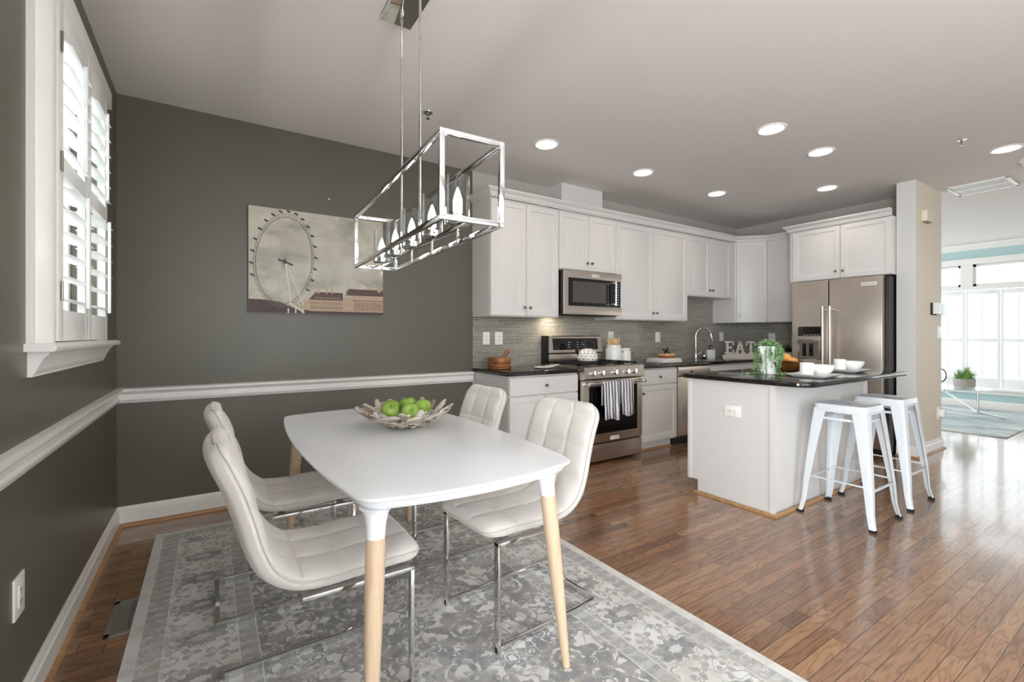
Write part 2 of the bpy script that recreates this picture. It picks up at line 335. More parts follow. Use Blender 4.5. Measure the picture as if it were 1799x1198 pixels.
# ------------------------------------------------------------------ mesh builder
class MB:
    def __init__(s): s.v = []; s.f = []; s.mi = []; s.T = Matrix(); s.cur = 0; s.sm = []
    def add(s, vs, fs, smooth=False):
        b = len(s.v); s.v += [tuple(s.T @ Vector(v)) for v in vs]
        for f in fs: s.f.append([b+i for i in f]); s.mi.append(s.cur); s.sm.append(smooth)
        return s
    def box(s, x0, x1, y0, y1, z0, z1, r=0):
        x0, x1 = min(x0, x1), max(x0, x1); y0, y1 = min(y0, y1), max(y0, y1); z0, z1 = min(z0, z1), max(z0, z1)
        if r <= 0:
            vs = [(x, y, z) for z in (z0, z1) for y in (y0, y1) for x in (x0, x1)]
            return s.add(vs, [(0, 2, 3, 1), (4, 5, 7, 6), (0, 1, 5, 4), (2, 6, 7, 3), (0, 4, 6, 2), (1, 3, 7, 5)])
        bm = bmesh.new(); bmesh.ops.create_cube(bm, size=1)
        bmesh.ops.scale(bm, vec=(x1-x0, y1-y0, z1-z0), verts=bm.verts)
        bmesh.ops.translate(bm, vec=((x0+x1)/2, (y0+y1)/2, (z0+z1)/2), verts=bm.verts)
        bmesh.ops.bevel(bm, geom=bm.edges[:], offset=r, segments=2, affect='EDGES', profile=.6)
        return s.bm(bm, True)
    def bm(s, bm, smooth=False):
        bm.verts.index_update()
        s.add([v.co[:] for v in bm.verts], [[v.index for v in f.verts] for f in bm.faces], smooth); bm.free(); return s
    def ring(s, rings, close=True, caps=(True, True), smooth=True):
        n = len(rings[0]); vs = [p for r in rings for p in r]; fs = []
        for i in range(len(rings)-1):
            for j in range(n if close else n-1):
                k = (j+1) % n; fs.append((i*n+j, i*n+k, (i+1)*n+k, (i+1)*n+j))
        if close and caps[0]: fs.append(tuple(range(n))[::-1])
        if close and caps[1]: fs.append(tuple((len(rings)-1)*n+j for j in range(n)))
        return s.add(vs, fs, smooth)
    def lathe(s, prof, c=(0, 0, 0), n=32, caps=(True, True)):
        return s.ring([[(c[0]+r*math.cos(2*PI*j/n), c[1]+r*math.sin(2*PI*j/n), c[2]+z) for j in range(n)] for r, z in prof], True, caps)
    def cyl(s, a, b, r, r2=None, n=16):
        return s.tube([a, b], [r, r if r2 is None else r2], n)
    def tube(s, pts, r, n=10, closed=False, flat=None):
        pts = [Vector(p) for p in pts]; rs = r if isinstance(r, (list, tuple)) else [r]*len(pts)
        rings = []; up = None; N = len(pts)
        for i, p in enumerate(pts):
            if closed: d = (pts[(i+1) % N]-pts[i-1])
            else: d = pts[min(i+1, N-1)]-pts[max(i-1, 0)]
            d.normalize()
            if up is None:
                up = Vector((0, 0, 1)) if abs(d.z) < .9 else Vector((1, 0, 0))
            u = d.cross(up)
            if u.length < 1e-6: u = d.orthogonal()
            u.normalize(); w = u.cross(d).normalized(); up = w
            if flat: rings.append([p+u*a+w*b for a, b in flat])
            else: rings.append([p+(u*math.cos(2*PI*j/n)+w*math.sin(2*PI*j/n))*rs[i] for j in range(n)])
        if closed: rings.append(rings[0])
        return s.ring(rings, True, (not closed, not closed), smooth=not flat)
    def prism(s, poly, z0, z1, axis='z'):
        def P(a, b, c): return {'z': (a, b, c), 'y': (a, c, b), 'x': (c, a, b)}[axis]
        n = len(poly); vs = [P(a, b, z0) for a, b in poly]+[P(a, b, z1) for a, b in poly]
        fs = [tuple(range(n))[::-1], tuple(range(n, 2*n))]+[(i, (i+1) % n, n+(i+1) % n, n+i) for i in range(n)]
        return s.add(vs, fs)
    def sweep(s, prof, path, closed=False):
        """prof: list of (out, up); path: list of (x, y, z) in plan; out is to the left of travel, mitred"""
        path = [Vector(p) for p in path]; rings = []; N = len(path)
        for i, p in enumerate(path):
            d0 = (p-path[i-1]).normalized() if (i > 0 or closed) else None
            d1 = (path[(i+1) % N]-p).normalized() if (i < N-1 or closed) else None
            d0 = d0 or d1; d1 = d1 or d0
            n0 = Vector((-d0.y, d0.x, 0)); n1 = Vector((-d1.y, d1.x, 0)); m = (n0+n1).normalized()
            k = 1/max(.2, m.dot(n0))
            rings.append([(p.x+m.x*a*k, p.y+m.y*a*k, p.z+b) for a, b in prof])
        if closed: rings.append(rings[0])
        return s.ring(rings, True, (not closed, not closed), smooth=False)
    def blob(s, c, rad, n=12, f=None):
        rings = []
        for i in range(1, n):
            a = PI*i/n
            rings.append([(c[0]+rad[0]*math.sin(a)*math.cos(2*PI*j/(2*n)), c[1]+rad[1]*math.sin(a)*math.sin(2*PI*j/(2*n)), c[2]+rad[2]*math.cos(a)) for j in range(2*n)])
        if f: rings = [[f(p) for p in r] for r in rings]
        return s.ring(rings)
def rect(w, h): return [(-w/2, -h/2), (w/2, -h/2), (w/2, h/2), (-w/2, h/2)]
def tag(o, label=None, cat=None, group=None, kind=None):
    if label: o['label'] = label
    if cat: o['category'] = cat
    if group: o['group'] = group
    if kind: o['kind'] = kind
    return o
ORG = {}
def build(name, mb, mat, parent=None, label=None, cat=None, group=None, kind=None, org=None, angle=38):
    off = Vector(org) if org else (ORG.get(parent.name, Vector()) if parent else None)
    me = bpy.data.meshes.new(name)
    if off is None:      # a top-level mesh: origin at the centre of its base
        xs, ys, zs = zip(*mb.v); off = Vector(((min(xs)+max(xs))/2, (min(ys)+max(ys))/2, min(zs)))
    me.from_pydata([tuple(Vector(v)-off) for v in mb.v], [], mb.f)
    for m in (mat if isinstance(mat, (list, tuple)) else [mat]): me.materials.append(M[m])
    me.polygons.foreach_set('material_index', mb.mi); me.polygons.foreach_set('use_smooth', [True]*len(mb.f))
    bm = bmesh.new(); bm.from_mesh(me); bmesh.ops.recalc_face_normals(bm, faces=bm.faces[:]); bm.to_mesh(me); bm.free()
    me.set_sharp_from_angle(angle=R(angle))
    o = bpy.data.objects.new(name, me); C.objects.link(o)
    if parent: o.parent = parent; ORG[o.name] = off
    else: o.location = off
    return tag(o, label, cat, group, kind)
def struct(name, mb, mat, world=True):
    return build(name, mb, mat, kind='structure', org=(0, 0, 0) if world else None)
def thing(name, label, cat, loc=(0, 0, 0), group=None, rotz=0, kind=None):
    """Empty at the thing's base; parts are built in world coordinates around loc unless rotz is set (then local)"""
    o = bpy.data.objects.new(name, None); C.objects.link(o); o.empty_display_size = .1
    o.location = loc; o.rotation_euler = (0, 0, rotz); ORG[o.name] = Vector() if rotz is None or rotz else Vector(loc)
    return tag(o, label, cat, group, kind)
def local_thing(name, label, cat, group=None):
    o = thing(name, label, cat, (0, 0, 0), group); return o
def dup(root, loc, rotz=0, label=None):
    r = root.copy(); C.objects.link(r); r.location = loc; r.rotation_euler = (0, 0, rotz)
    if label: r['label'] = label
    for ch in list(root.children):
        c = ch.copy(); C.objects.link(c); c.parent = r
        for g in list(ch.children):
            d = g.copy(); C.objects.link(d); d.parent = c
    return r

# ================================================================== ROOM SHELL
H = 2.74; XE = 11.25; YS = -5.6
struct('floor', MB().box(-.1, XE+.15, YS-.1, 2.6, -.1, 0), 'floor')
struct('ceiling', MB().box(-.1, XE+.15, YS-.1, 2.6, H, H+.1), 'ceil')
m = MB()
wy0, wy1, wz0, wz1 = -1.55, -.62, 1.20, 2.44          # left window opening
m.box(-.15, 0, YS, -5.35, 0, H); m.box(-.15, 0, -3.95, wy0, 0, H); m.box(-.15, 0, -5.35, -3.95, 2.3, H); m.box(-.15, 0, wy1, .1, 0, H); m.box(-.15, 0, wy0, wy1, 0, wz0); m.box(-.15, 0, wy0, wy1, wz1, H)
struct('wall_left', m, 'olive')
struct('wall_back', MB().box(0, 2.545, 0, .1, 0, H), 'olive')
struct('wall_back_kitchen', MB().box(2.545, 7.05, 0, .1, 0, H), 'greige')
struct('wall_right', MB().box(6.88, 7.05, -2.02, 0, 0, H), 'greige')
m = MB(); m.box(6.3, 7.05, -2.19, -2.035, 0, H)
struct('wall_partition', m, 'cream'); struct('wall_partition_end', MB().box(6.294, 6.30, -2.19, -2.035, 0, H), 'hallwhite')  # end face is a thin slab, paler than the long side
struct('wall_living_side', MB().box(7.05, 7.6, 2.4, 2.5, 0, H).box(10.8, XE, 2.4, 2.5, 0, H).box(7.6, 10.8, 2.4, 2.5, 0, .5).box(7.6, 10.8, 2.4, 2.5, 2.5, H), 'aqua')
m = MB()
for x in (7.6, 9.17, 10.74): m.box(x, x+.06, 2.38, 2.48, .5, 2.5)
for z in (.5, 1.5, 2.44): m.box(7.6, 10.8, 2.38, 2.48, z, z+.06)
ws_ = struct('added_window_5', m, 'trim')  # unseen window, added so the living room fill has an opening
build('window_pane', MB().box(7.6, 10.8, 2.45, 2.455, .5, 2.5), 'pane', ws_, org=(0, 0, 0))
struct('wall_living_return', MB().box(7.05, 7.06, .1, 2.4, 0, H), 'aqua')
struct('trim_1', MB().box(3.44, 4.0, -.215, 0, 2.43, H), 'cab')       # boxed duct over the microwave cabinet
# front wall, behind the camera, with an unseen glazed opening added to let daylight in
m = MB(); m.box(-.1, .5, YS-.1, YS, 0, H); m.box(3.9, XE, YS-.1, YS, 0, H); m.box(.5, 3.9, YS-.1, YS, 0, .25); m.box(.5, 3.9, YS-.1, YS, 2.5, H)
struct('wall_front', m, 'hallwhite')
m = MB()
for x in (.5, 2.17, 3.84): m.box(x, x+.06, YS-.08, YS+.02, .25, 2.5)
for z in (.25, 1.9, 2.44): m.box(.5, 3.9, YS-.08, YS+.02, z, z+.06)
wf = struct('added_window_3', m, 'trim')
build('window_pane', MB().box(.5, 3.9, YS-.055, YS-.05, .25, 2.5), 'pane', wf, org=(0, 0, 0))
m = MB()
for y in (-5.35, -4.68, -4.01): m.box(-.12, .01, y, y+.06, 0, 2.3)
for z in (0, 1.1, 2.24): m.box(-.12, .01, -5.35, -3.95, z, z+.06)
wd_ = struct('added_window_4', m, 'trim')  # unseen glazed door, added as an opening for the left fill
build('window_pane', MB().box(-.10, -.095, -5.35, -3.95, 0, 2.3), 'pane', wd_, org=(0, 0, 0))
# far wall of the living room with the window openings
m = MB(); T = XE
WY = [(-4.70, -3.76), (-3.62, -2.72), (-2.58, -1.55), (-1.41, -.38), (-.24, .75)]
OY0, OY1 = -4.70, .75
m.box(T, T+.12, YS, OY0, 0, H); m.box(T, T+.12, OY1, 2.5, 0, H); m.box(T, T+.12, OY0, OY1, 0, .33); m.box(T, T+.12, OY0, OY1, 2.4, H)
struct('wall_far', m, 'aqua')

# chair rail, baseboards, shoe mouldings
rail = [(0, 0), (.008, .002), (.012, .012), (.02, .022), (.02, .030), (.012, .036), (.012, .056), (.020, .062), (.030, .072), (.036, .078), (.036, .090), (.026, .096), (0, .098)]
base = [(0, 0), (.016, 0), (.016, .088), (.010, .094), (.012, .104), (.006, .116), (.004, .122), (0, .122)]
shoe = [(0, 0), (.019, 0), (.017, .010), (.010, .017), (0, .019)]
P = [(2.55, 0, 0), (0, 0, 0), (0, YS, 0)]
def up(path, z): return [(a, b, z) for a, b, c in path]
struct('trim_2', MB().sweep(rail, up(P, .777)), 'trim')
struct('baseboard_left', MB().sweep(base, up(P[1:], 0)), 'trim')
struct('baseboard_back', MB().sweep(base, up([(2.55, 0, 0), (0, 0, 0)], 0)), 'trim')
struct('trim_3', MB().sweep([(a+.016, b) for a, b in shoe], P), 'oaktrim')
PP = [(7.05, -1.9, 0), (7.05, -2.19, 0), (6.3, -2.19, 0), (6.3, -2.035, 0)]
struct('baseboard_partition', MB().sweep(base, PP), 'trim')
struct('trim_4', MB().sweep([(a+.016, b) for a, b in shoe], PP), 'oaktrim')
struct('baseboard_far', MB().sweep(base, [(T, YS, 0), (T, 2.4, 0)]), 'trim')
struct('trim_5', MB().sweep([(0, 0), (0, -.10), (.02, -.095), (.03, -.06), (.07, -.03), (.075, 0)], [(T, YS, H), (T, 2.4, H)]), 'trim')
# backsplash
struct('trim_6', MB().box(2.545, 5.289, -.008, 0, .905, 1.40).box(5.289, 6.88, -.008, 0, .905, 1.69), 'tile')
struct('trim_7', MB().box(6.872, 6.88, -1.15, -.008, .905, 1.40), 'tile_side')

# ================================================================== LEFT WINDOW WITH SHUTTERS
w1 = thing('window_1', None, None, (0, -1.09, 1.18), kind='structure')
m = MB()
def casing_side(y0, sgn):   # moulded casing, profile in plan
    pr = [(0, 0), (.017, 0), (.018, .022), (.023, .026), (.040, .075), (.046, .085), (.046, .115), (0, .115)]
    return [(x, y0+sgn*y) for x, y in pr]
m.prism(casing_side(-1.724, 1), 1.18, 2.47); m.prism([(x*.8, y) for x, y in casing_side(-.50, -1)], 1.18, 2.47)
m.box(0, .045, -1.72, -.5, 2.44, 2.53, .004)
build('window_casing', m, 'trim', w1)
m = MB(); m.prism([(-.15, 0), (.070, 0), (.076, .006), (.078, .014), (.074, .022), (.066, .026), (-.15, .026)], -1.745, -.47, 'y')
m.v = [(x, y, z+1.158) for (x, y, z) in m.v]
build('window_sill', m, 'trim', w1)
m = MB(); m.prism([(0, 1.075), (.012, 1.075), (.014, 1.085), (.02, 1.09), (.024, 1.105), (.038, 1.135), (.052, 1.15), (.052, 1.158), (0, 1.158)], -1.71, -.52, 'y')
build('window_apron', m, 'trim', w1)
build('window_pane', MB().box(-.13, -.125, -1.55, -.62, 1.2, 2.44), 'pane', w1)
m = MB(); m.box(-.14, -.10, -1.55, -.62, 1.80, 1.84); m.box(-.14, -.10, -1.55, -1.51, 1.2, 2.44); m.box(-.14, -.10, -.66, -.62, 1.2, 2.44); m.box(-.14, -.10, -1.55, -.62, 1.2, 1.25); m.box(-.14, -.10, -1.55, -.62, 2.4, 2.44); m.box(-.135, -.11, -1.10, -1.08, 1.2, 2.44)
build('window_sash', m, 'trim', w1)
def shutter(parent, y0, y1, z0, z1, zm, x, louv_y0, louv_y1, tiers, nsl, ang, rodoff, rev=False, wd=.089):
    m = MB(); t = .026
    xa, xb = x-t/2, x+t/2
    m.box(xa, xb, y0, louv_y0, z0, z1, .003); m.box(xa, xb, louv_y1, y1, z0, z1, .003)
    zs = [z0]+[z for tr in tiers for z in tr]+[z1]
    for k in range(0, len(zs), 2): m.box(xa, xb, louv_y0, louv_y1, zs[k], zs[k+1], .003)
    p = build('shutter_panel', m, 'shut', parent)
    for (ta, tb), n_, a_ in zip(tiers, nsl, ang):
        s = MB(); pitch = (tb-ta)/n_
        for i in range(n_):
            zc = ta+pitch*(i+.5); c, sn = math.cos(a_), math.sin(a_)
            poly = [(-wd/2, 0), (-wd/4, .0042), (wd/4, .0042), (wd/2, 0), (wd/4, -.0042), (-wd/4, -.0042)]
            sgn = -1 if rev else 1
            s.prism([(x+sgn*(a*c), zc+a*sn*-1+b*c) for a, b in poly], louv_y0+.002, louv_y1-.002, 'y')
        build('louvers', s, 'shut', p)
        yc = (louv_y0+louv_y1)/2; sg = -1 if rev else 1
        rx = x+sg*(wd/2*math.cos(a_)+.008)
        rz = -wd/2*math.sin(a_)
        build('tilt_rod', MB().box(rx-.006, rx+.006, yc-.007, yc+.007, ta+.02+rz, tb-.03+rz, .002), 'shut', p)
    return p
TI = [(1.305, 1.80), (1.87, 2.345)]
p1 = shutter(w1, -1.555, -1.076, 1.19, 2.44, 0, .03, -1.488, -1.137, TI, (6, 6), (R(9), R(33)), .05)
p2 = shutter(w1, -1.072, -.62, 1.19, 2.44, 0, .03, -1.010, -.675, TI, (6, 6), (R(9), R(33)), .05)
for p in (p1,):
    for z in (1.37, 1.84, 2.27):
        m = MB(); m.box(.044, .047, -1.53, -1.512, z-.035, z+.035); m.cyl((.048, -1.533, z-.036), (.048, -1.533, z+.036), .004)
        build('hinge', m, 'nickel', p)
# ================================================================== LIVING ROOM WINDOWS
w2 = thing('window_2', None, None, (T, -2, .33), kind='structure')
m = MB()
X0 = T-.02
m.box(X0-.012, T+.1, OY0-.1, OY1+.1, 2.40, 2.50, .003)       # head casing
for k, (a, b) in enumerate(WY):
    if k: m.box(X0, T+.1, WY[k-1][1]-.005, a+.005, 2.03, 2.40)
m.box(X0, T+.1, OY0-.1, OY0, .33, 2.42); m.box(X0, T+.1, OY1, OY1+.1, .33, 2.42)
m.box(X0, T+.1, OY0, OY1, 1.97, 2.03, .003)
build('window_frame', m, 'trim', w2)
m = MB(); m.box(T-.09, T+.1, OY0-.12, OY1+.12, .30, .33, .005); m.box(T-.03, T, OY0-.1, OY1+.1, .235, .30)
build('window_sill', m, 'trim', w2)
m = MB()
for a, b in WY:
    m.box(T+.02, T+.06, a, b, 2.03, 2.07); m.box(T+.02, T+.06, a, b, 2.36, 2.40); m.box(T+.02, T+.06, a, a+.04, 2.03, 2.40); m.box(T+.02, T+.06, b-.04, b, 2.03, 2.40)
    m.box(T+.06, T+.09, a, b, 1.12, 1.16)
build('window_sash', m, 'trim', w2)
build('window_pane', MB().box(T+.09, T+.094, OY0, OY1, .33, 2.4), 'pane', w2)
pitch = .4205; y = -1.08-.4205*0
yy = -1.462+.4205*5
while yy-pitch > OY0-.1:
    a, b = yy-pitch, yy
    if b < OY1+.1:
        shutter(w2, a+.003, b-.003, .34, 1.96, 0, T-.005, a+.038, b-.038, [(.50, 1.10), (1.155, 1.89)], (9, 11), (R(16), R(16)), .03, True, .058)
    yy -= pitch
# neighbouring house beyond the left window
m = MB(); m.box(-4.2, -4.0, -6, 2.5, -.5, 4.5)
hs = thing('house', 'pale neighbouring house seen through the white shutters', 'house', (-4.1, -1.5, -.5))
build('wall', m, 'hallwhite', hs)
for y in (-4.2, -2.6, -1.0, .6):
    f = build('window', MB().box(-4.0, -3.96, y, y+.9, 1.2, 2.6), 'trim', hs)
    build('pane', MB().box(-3.97, -3.95, y+.07, y+.83, 1.27, 2.53), 'palepane', f)

# ================================================================== CABINETS
def frameT(o, u, n):      # local (x right, y out towards viewer = -n?, z up) -> world
    u = Vector(u); n = Vector(n)
    return Matrix(((u.x, n.x, 0, o[0]), (u.y, n.y, 0, o[1]), (0, 0, 1, o[2]), (0, 0, 0, 1)))
def panel_door(m, w, h, t=.02, raised=True):
    """raised panel door; x 0..w, z 0..h, back y=0, face y=t"""
    ins = [(0, 0), (0, t-.003), (.003, t)]
    if raised: ins += [(.050, t), (.053, t-.009), (.066, t-.0095), (.098, t-.001)]
    rings = []
    for d, y in ins: rings.append([(d, y, d), (w-d, y, d), (w-d, y, h-d), (d, y, h-d)])
    m.ring(rings, True, (True, True), smooth=False)
def knob_mb(x, z, t=.02):
    m = MB(); return m
def add_door(parent, o, u, n, w, h, knob=None, name='door', raised=True, klabel=None):
    m = MB(); m.T = frameT(o, u, n); panel_door(m, w, h, raised=raised)
    d = build(name, m, 'cab', parent)
    if knob:
        k = MB(); k.T = frameT(o, u, n) @ Matrix.Translation((knob[0], .02, knob[1])) @ Matrix.Rotation(R(-90), 4, 'X')
        k.lathe([(.006, 0), (.005, .010), (.012, .014), (.0145, .020), (.012, .026), (.004, .028)], n=16)
        build('knob', k, 'nickel', d)
    return d
U1 = (1, 0, 0); N1 = (0, -1, 0)       # cabinets on the back wall face -Y
U2 = (0, -1, 0); N2 = (-1, 0, 0)      # cabinets on the right wall face -X
G = .003
crown = [(0, 0), (.010, 0), (.010, .010), (.019, .013), (.019, .020), (.025, .032), (.036, .046), (.044, .049), (.044, .056), (.054, .058), (.054, .072), (0, .072)]
def upper(name, label, x0, x1, z0, z1, n, side_l=True):
    c = thing(name, label, 'cabinet', ((x0+x1)/2, -.16, z0))
    m = MB(); m.box(x0, x1, -.31, -.004, z0, z1)
    build('body', m, 'cab', c)
    w = (x1-x0)/n
    for i in range(n):
        kx = (w-.03-G) if i % 2 == 0 else .03
        add_door(c, (x0+i*w+G, -.31, z0+G+.005), U1, N1, w-2*G, z1-z0-2*G-.02, (kx, .075))
    return c
upper('wall_cabinet', 'tall two-door white wall cabinet at the left end, beside the olive wall', 2.55, 3.312, 1.38, 2.43, 2)
upper('wall_cabinet', 'short two-door white wall cabinet directly above the microwave', 3.314, 4.085, 1.85, 2.43, 2)
upper('wall_cabinet', 'wide two-door white wall cabinet right of the microwave', 4.087, 5.288, 1.375, 2.43, 2)
upper('wall_cabinet', 'short two-door white wall cabinet above the kitchen faucet', 5.290, 6.19, 1.685, 2.43, 2)
# filler, corner cabinet
c = thing('corner_cabinet', 'white corner wall cabinet with a diagonal door above the EAT sign', 'cabinet', (6.6, -.3, 1.375))
m = MB(); m.prism([(6.285, -.004), (6.285, -.33), (6.56, -.605), (6.876, -.605), (6.876, -.004)], 1.375, 2.43)
m.box(6.192, 6.285, -.325, -.004, 1.685, 2.43)
build('body', m, 'cab', c)
dv = Vector((6.56-6.285, -.605+.33, 0)); L_ = dv.length; du = dv.normalized(); dn = Vector((-du.y*-1, -du.x, 0)); dn = Vector((du.y, -du.x, 0))
add_door(c, (6.285+du.x*.012, -.33+du.y*.012, 1.38), du, dn, L_-.024, 1.045, (.03, .08))
c = thing('wall_cabinet', 'single-door white wall cabinet between the corner and the refrigerator', 'cabinet', (6.7, -.8, 1.375))
build('body', MB().box(6.57, 6.876, -1.045, -.607, 1.375, 2.43), 'cab', c)
add_door(c, (6.57, -.61, 1.38), U2, N2, .43, 1.045, None)
c = thing('wall_cabinet', 'deep two-door white cabinet above the stainless refrigerator', 'cabinet', (6.5, -1.54, 1.825))
build('body', MB().box(6.22, 6.876, -2.03, -1.05, 1.825, 2.41), 'cab', c)
add_door(c, (6.22, -1.085, 1.83), U2, N2, .485, .575, (.45, .075)); add_door(c, (6.22, -1.575, 1.83), U2, N2, .45, .575, (.03, .075))
cr = MB(); cr.sweep([(-a, b) for a, b in crown][::-1], [(2.55, -.004, 2.43), (2.55, -.332, 2.43), (6.285, -.332, 2.43), (6.57, -.612, 2.43), (6.57, -1.05, 2.43)])
build('crown_moulding', cr, 'cab', None, 'long white crown moulding running along the top of the wall cabinets', 'moulding')
cr = MB(); cr.sweep([(-a, b) for a, b in crown][::-1], [(6.876, -1.05, 2.41), (6.2, -1.05, 2.41), (6.2, -2.03, 2.41)])
build('crown_moulding', cr, 'cab', None, 'short white crown moulding on top of the refrigerator cabinet', 'moulding')

def basecab(name, label, x0, x1, doors, drawers, toe=True):
    c = thing(name, label, 'cabinet', ((x0+x1)/2, -.3, 0))
    m = MB(); m.box(x0, x1, -.59, -.004, .10, .868); m.box(x0, x1, -.52, -.004, 0, .10)
    build('body', m, 'cab', c)
    n = drawers; w = (x1-x0)/n
    for i in range(n): add_door(c, (x0+i*w+G, -.59, .70), U1, N1, w-2*G, .152, (w/2, .076) if doors != 'false' else None, 'drawer', False)
    nd = doors if doors != 'false' else 2; w = (x1-x0)/nd
    for i in range(nd):
        kx = (w-.03) if (i % 2 == 0 and nd > 1) else .03
        add_door(c, (x0+i*w+G, -.59, .115), U1, N1, w-2*G, .575, (kx, .50))
    return c
basecab('base_cabinet', 'white base cabinet left of the range, under the wooden box', 2.562, 3.312, 2, 1)
basecab('base_cabinet', 'narrow white base cabinet between the range and the dishwasher', 4.135, 4.722, 1, 1)
basecab('base_cabinet', 'white sink base cabinet right of the dishwasher, behind the island', 5.305, 6.24, 'false', 1)
build('shoe_moulding', MB().sweep([(-a, b) for a, b in shoe][::-1], [(4.135, -.52, 0), (4.722, -.52, 0)]), 'oaktrim', None, 'oak shoe moulding at the foot of the narrow base cabinet', 'moulding')
c = thing('corner_base_cabinet', 'white corner base cabinet under the counter left of the refrigerator', 'cabinet', (6.5, -.8, 0))
build('body', MB().box(6.243, 6.876, -1.10, -.004, 0, .868), 'cab', c)
# counters
def slab(name, poly, z0, z1, label, r=.006):
    bm = bmesh.new(); vs = [bm.verts.new((a, b, z0)) for a, b in poly]; f = bm.faces.new(vs)
    e = bmesh.ops.extrude_face_region(bm, geom=[f]); tv = [g for g in e['geom'] if isinstance(g, bmesh.types.BMVert)]
    bmesh.ops.translate(bm, vec=(0, 0, z1-z0), verts=tv)
    ed = [x for x in bm.edges if abs(x.verts[0].co.z-x.verts[1].co.z) < 1e-6]
    bmesh.ops.bevel(bm, geom=ed, offset=r, segments=3, affect='EDGES', profile=.5)
    return build(name, MB().bm(bm, True), 'granite', None, label, 'countertop', angle=50)
slab('countertop', [(2.54, -.01), (2.54, -.635), (3.318, -.635), (3.318, -.01)], .870, .905, 'short black granite countertop left of the range')
slab('countertop', [(4.125, -.01), (4.125, -.635), (6.24, -.635), (6.24, -1.12), (6.87, -1.12), (6.87, -.01)], .870, .905, 'black granite countertop from the range round the sink corner to the refrigerator')

# ================================================================== RANGE
rg = thing('gas_range', 'stainless gas range with black oven window between white base cabinets', 'range', (3.72, -.34, 0))
m = MB(); m.box(3.328, 4.110, -.62, -.02, .03, .90)
build('body', m, 'black', rg)
m = MB(); m.prism([(-.60, .80), (-.672, .80), (-.690, .812), (-.676, .915), (-.655, .925), (-.60, .925)], 3.322, 4.114, 'x')
build('control_panel', m, 'steel', rg)
for x in (3.425, 3.53, 3.70, 3.86, 3.965):
    k = MB(); k.T = Matrix.Translation((x, -.682, .862)) @ Matrix.Rotation(R(84), 4, 'X')
    k.lathe([(.027, 0), (.027, .004), (.021, .006), (.020, .032), (.018, .036)], n=24); k.box(-.004, .004, -.019, .019, .030, .046)
    build('knob', k, 'chrome', rg)
m = MB(); m.box(3.322, 4.114, -.655, -.62, .205, .792, .004)
od = build('oven_door', m, 'steel', rg)
m = MB(); m.box(3.402, 4.040, -.658, -.650, .29, .735)
build('oven_window', m, 'blackglass', od)
m = MB(); m.cyl((3.35, -.715, .765), (4.085, -.715, .765), .013)
for x in (3.365, 4.07): m.cyl((x, -.655, .765), (x, -.72, .765), .015); m.cyl((x-.018, -.716, .765), (x+.018, -.716, .765), .0175)
build('oven_handle', m, 'chrome', od)
build('drawer', MB().box(3.322, 4.114, -.650, -.62, .035, .192, .004), 'steel', rg)
m = MB(); m.box(3.322, 4.114, -.62, -.09, .900, .918, .004)
build('cooktop', m, 'steel', rg)
m = MB()
for gx0, gx1 in ((3.345, 3.59), (3.60, 3.84), (3.85, 4.095)):
    for y in (-.59, -.47, -.355, -.24, -.12): m.box(gx0, gx1, y-.006, y+.006, .935, .948)
    for x in (gx0+.006, (gx0+gx1)/2, gx1-.006): m.box(x-.006, x+.006, -.596, -.114, .933, .947)
    for x in (gx0+.006, gx1-.006):
        for y in (-.59, -.12): m.box(x-.007, x+.007, y-.007, y+.007, .918, .935)
    for y in (-.22, -.48): m.lathe([(.05, 0), (.05, .008), (.03, .012)], ((gx0+gx1)/2, y, .918), 20)
build('burner_grate', m, 'iron', rg)
m = MB(); m.box(3.335, 4.105, -.085, -.02, .918, 1.015, .003); m.prism([(-.02, 1.02), (-.105, 1.03), (-.085, 1.195), (-.075, 1.205), (-.02, 1.205)], 3.365, 4.11, 'x')
build('backguard', m, 'steel', rg)
m = MB(); m.box(3.332, 3.366, -.10, -.02, .918, 1.205); m.box(3.366, 4.108, -.08, -.02, 1.01, 1.035)
build('backguard_trim', m, 'black', rg)
m = MB(); m.T = Matrix.Translation((3.74, -.094, 1.115)) @ Matrix.Rotation(R(-6.5), 4, 'X'); m.box(-.32, .30, -.006, .004, -.058, .062)
build('display', m, 'blackglass', rg)
random.seed(4); mdisp = Matrix.Translation((3.74, -.0995, 1.115)) @ Matrix.Rotation(R(-6.5), 4, 'X')
for cx_, n_ in ((-.12, 3), (0.0, 3), (.07, 4)):
    for i in range(n_):
        for j in range(3):
            if random.random() < .8:
                m = MB(); m.T = mdisp; m.box(cx_+i*.014, cx_+i*.014+.008, -.003, -.001, -.03+j*.025, -.026+j*.025); build('display_mark', m, 'plate', rg)
def badge(parent, T, w, h, mat='plate'):
    b = MB(); b.T = T; b.box(-w/2, w/2, -.003, 0, -h/2, h/2, .0008)
    o = build('badge', b, mat, parent)
    cu = bpy.data.curves.new('t', 'FONT'); cu.body = 'KITCHENAID'; cu.size = h*.72; cu.align_x = 'CENTER'; cu.align_y = 'CENTER'; cu.extrude = .0004
    to = bpy.data.objects.new('t', cu); C.objects.link(to)
    me = bpy.data.meshes.new_from_object(to.evaluated_get(bpy.context.evaluated_depsgraph_get()))
    xs = [v.co.x for v in me.vertices]; sx = (w*.84)/(max(xs)-min(xs))
    q = MB(); q.T = T @ Matrix.Translation((0, -.0036, 0)) @ Matrix.Rotation(R(90), 4, 'X') @ Matrix.Diagonal((sx, 1, 1, 1))
    q.add([v.co[:] for v in me.vertices], [list(p.vertices) for p in me.polygons])
    build('lettering', q, 'black', o)
    bpy.data.objects.remove(to); bpy.data.meshes.remove(me)
badge(od, Matrix.Translation((3.73, -.656, .236)), .115, .03)
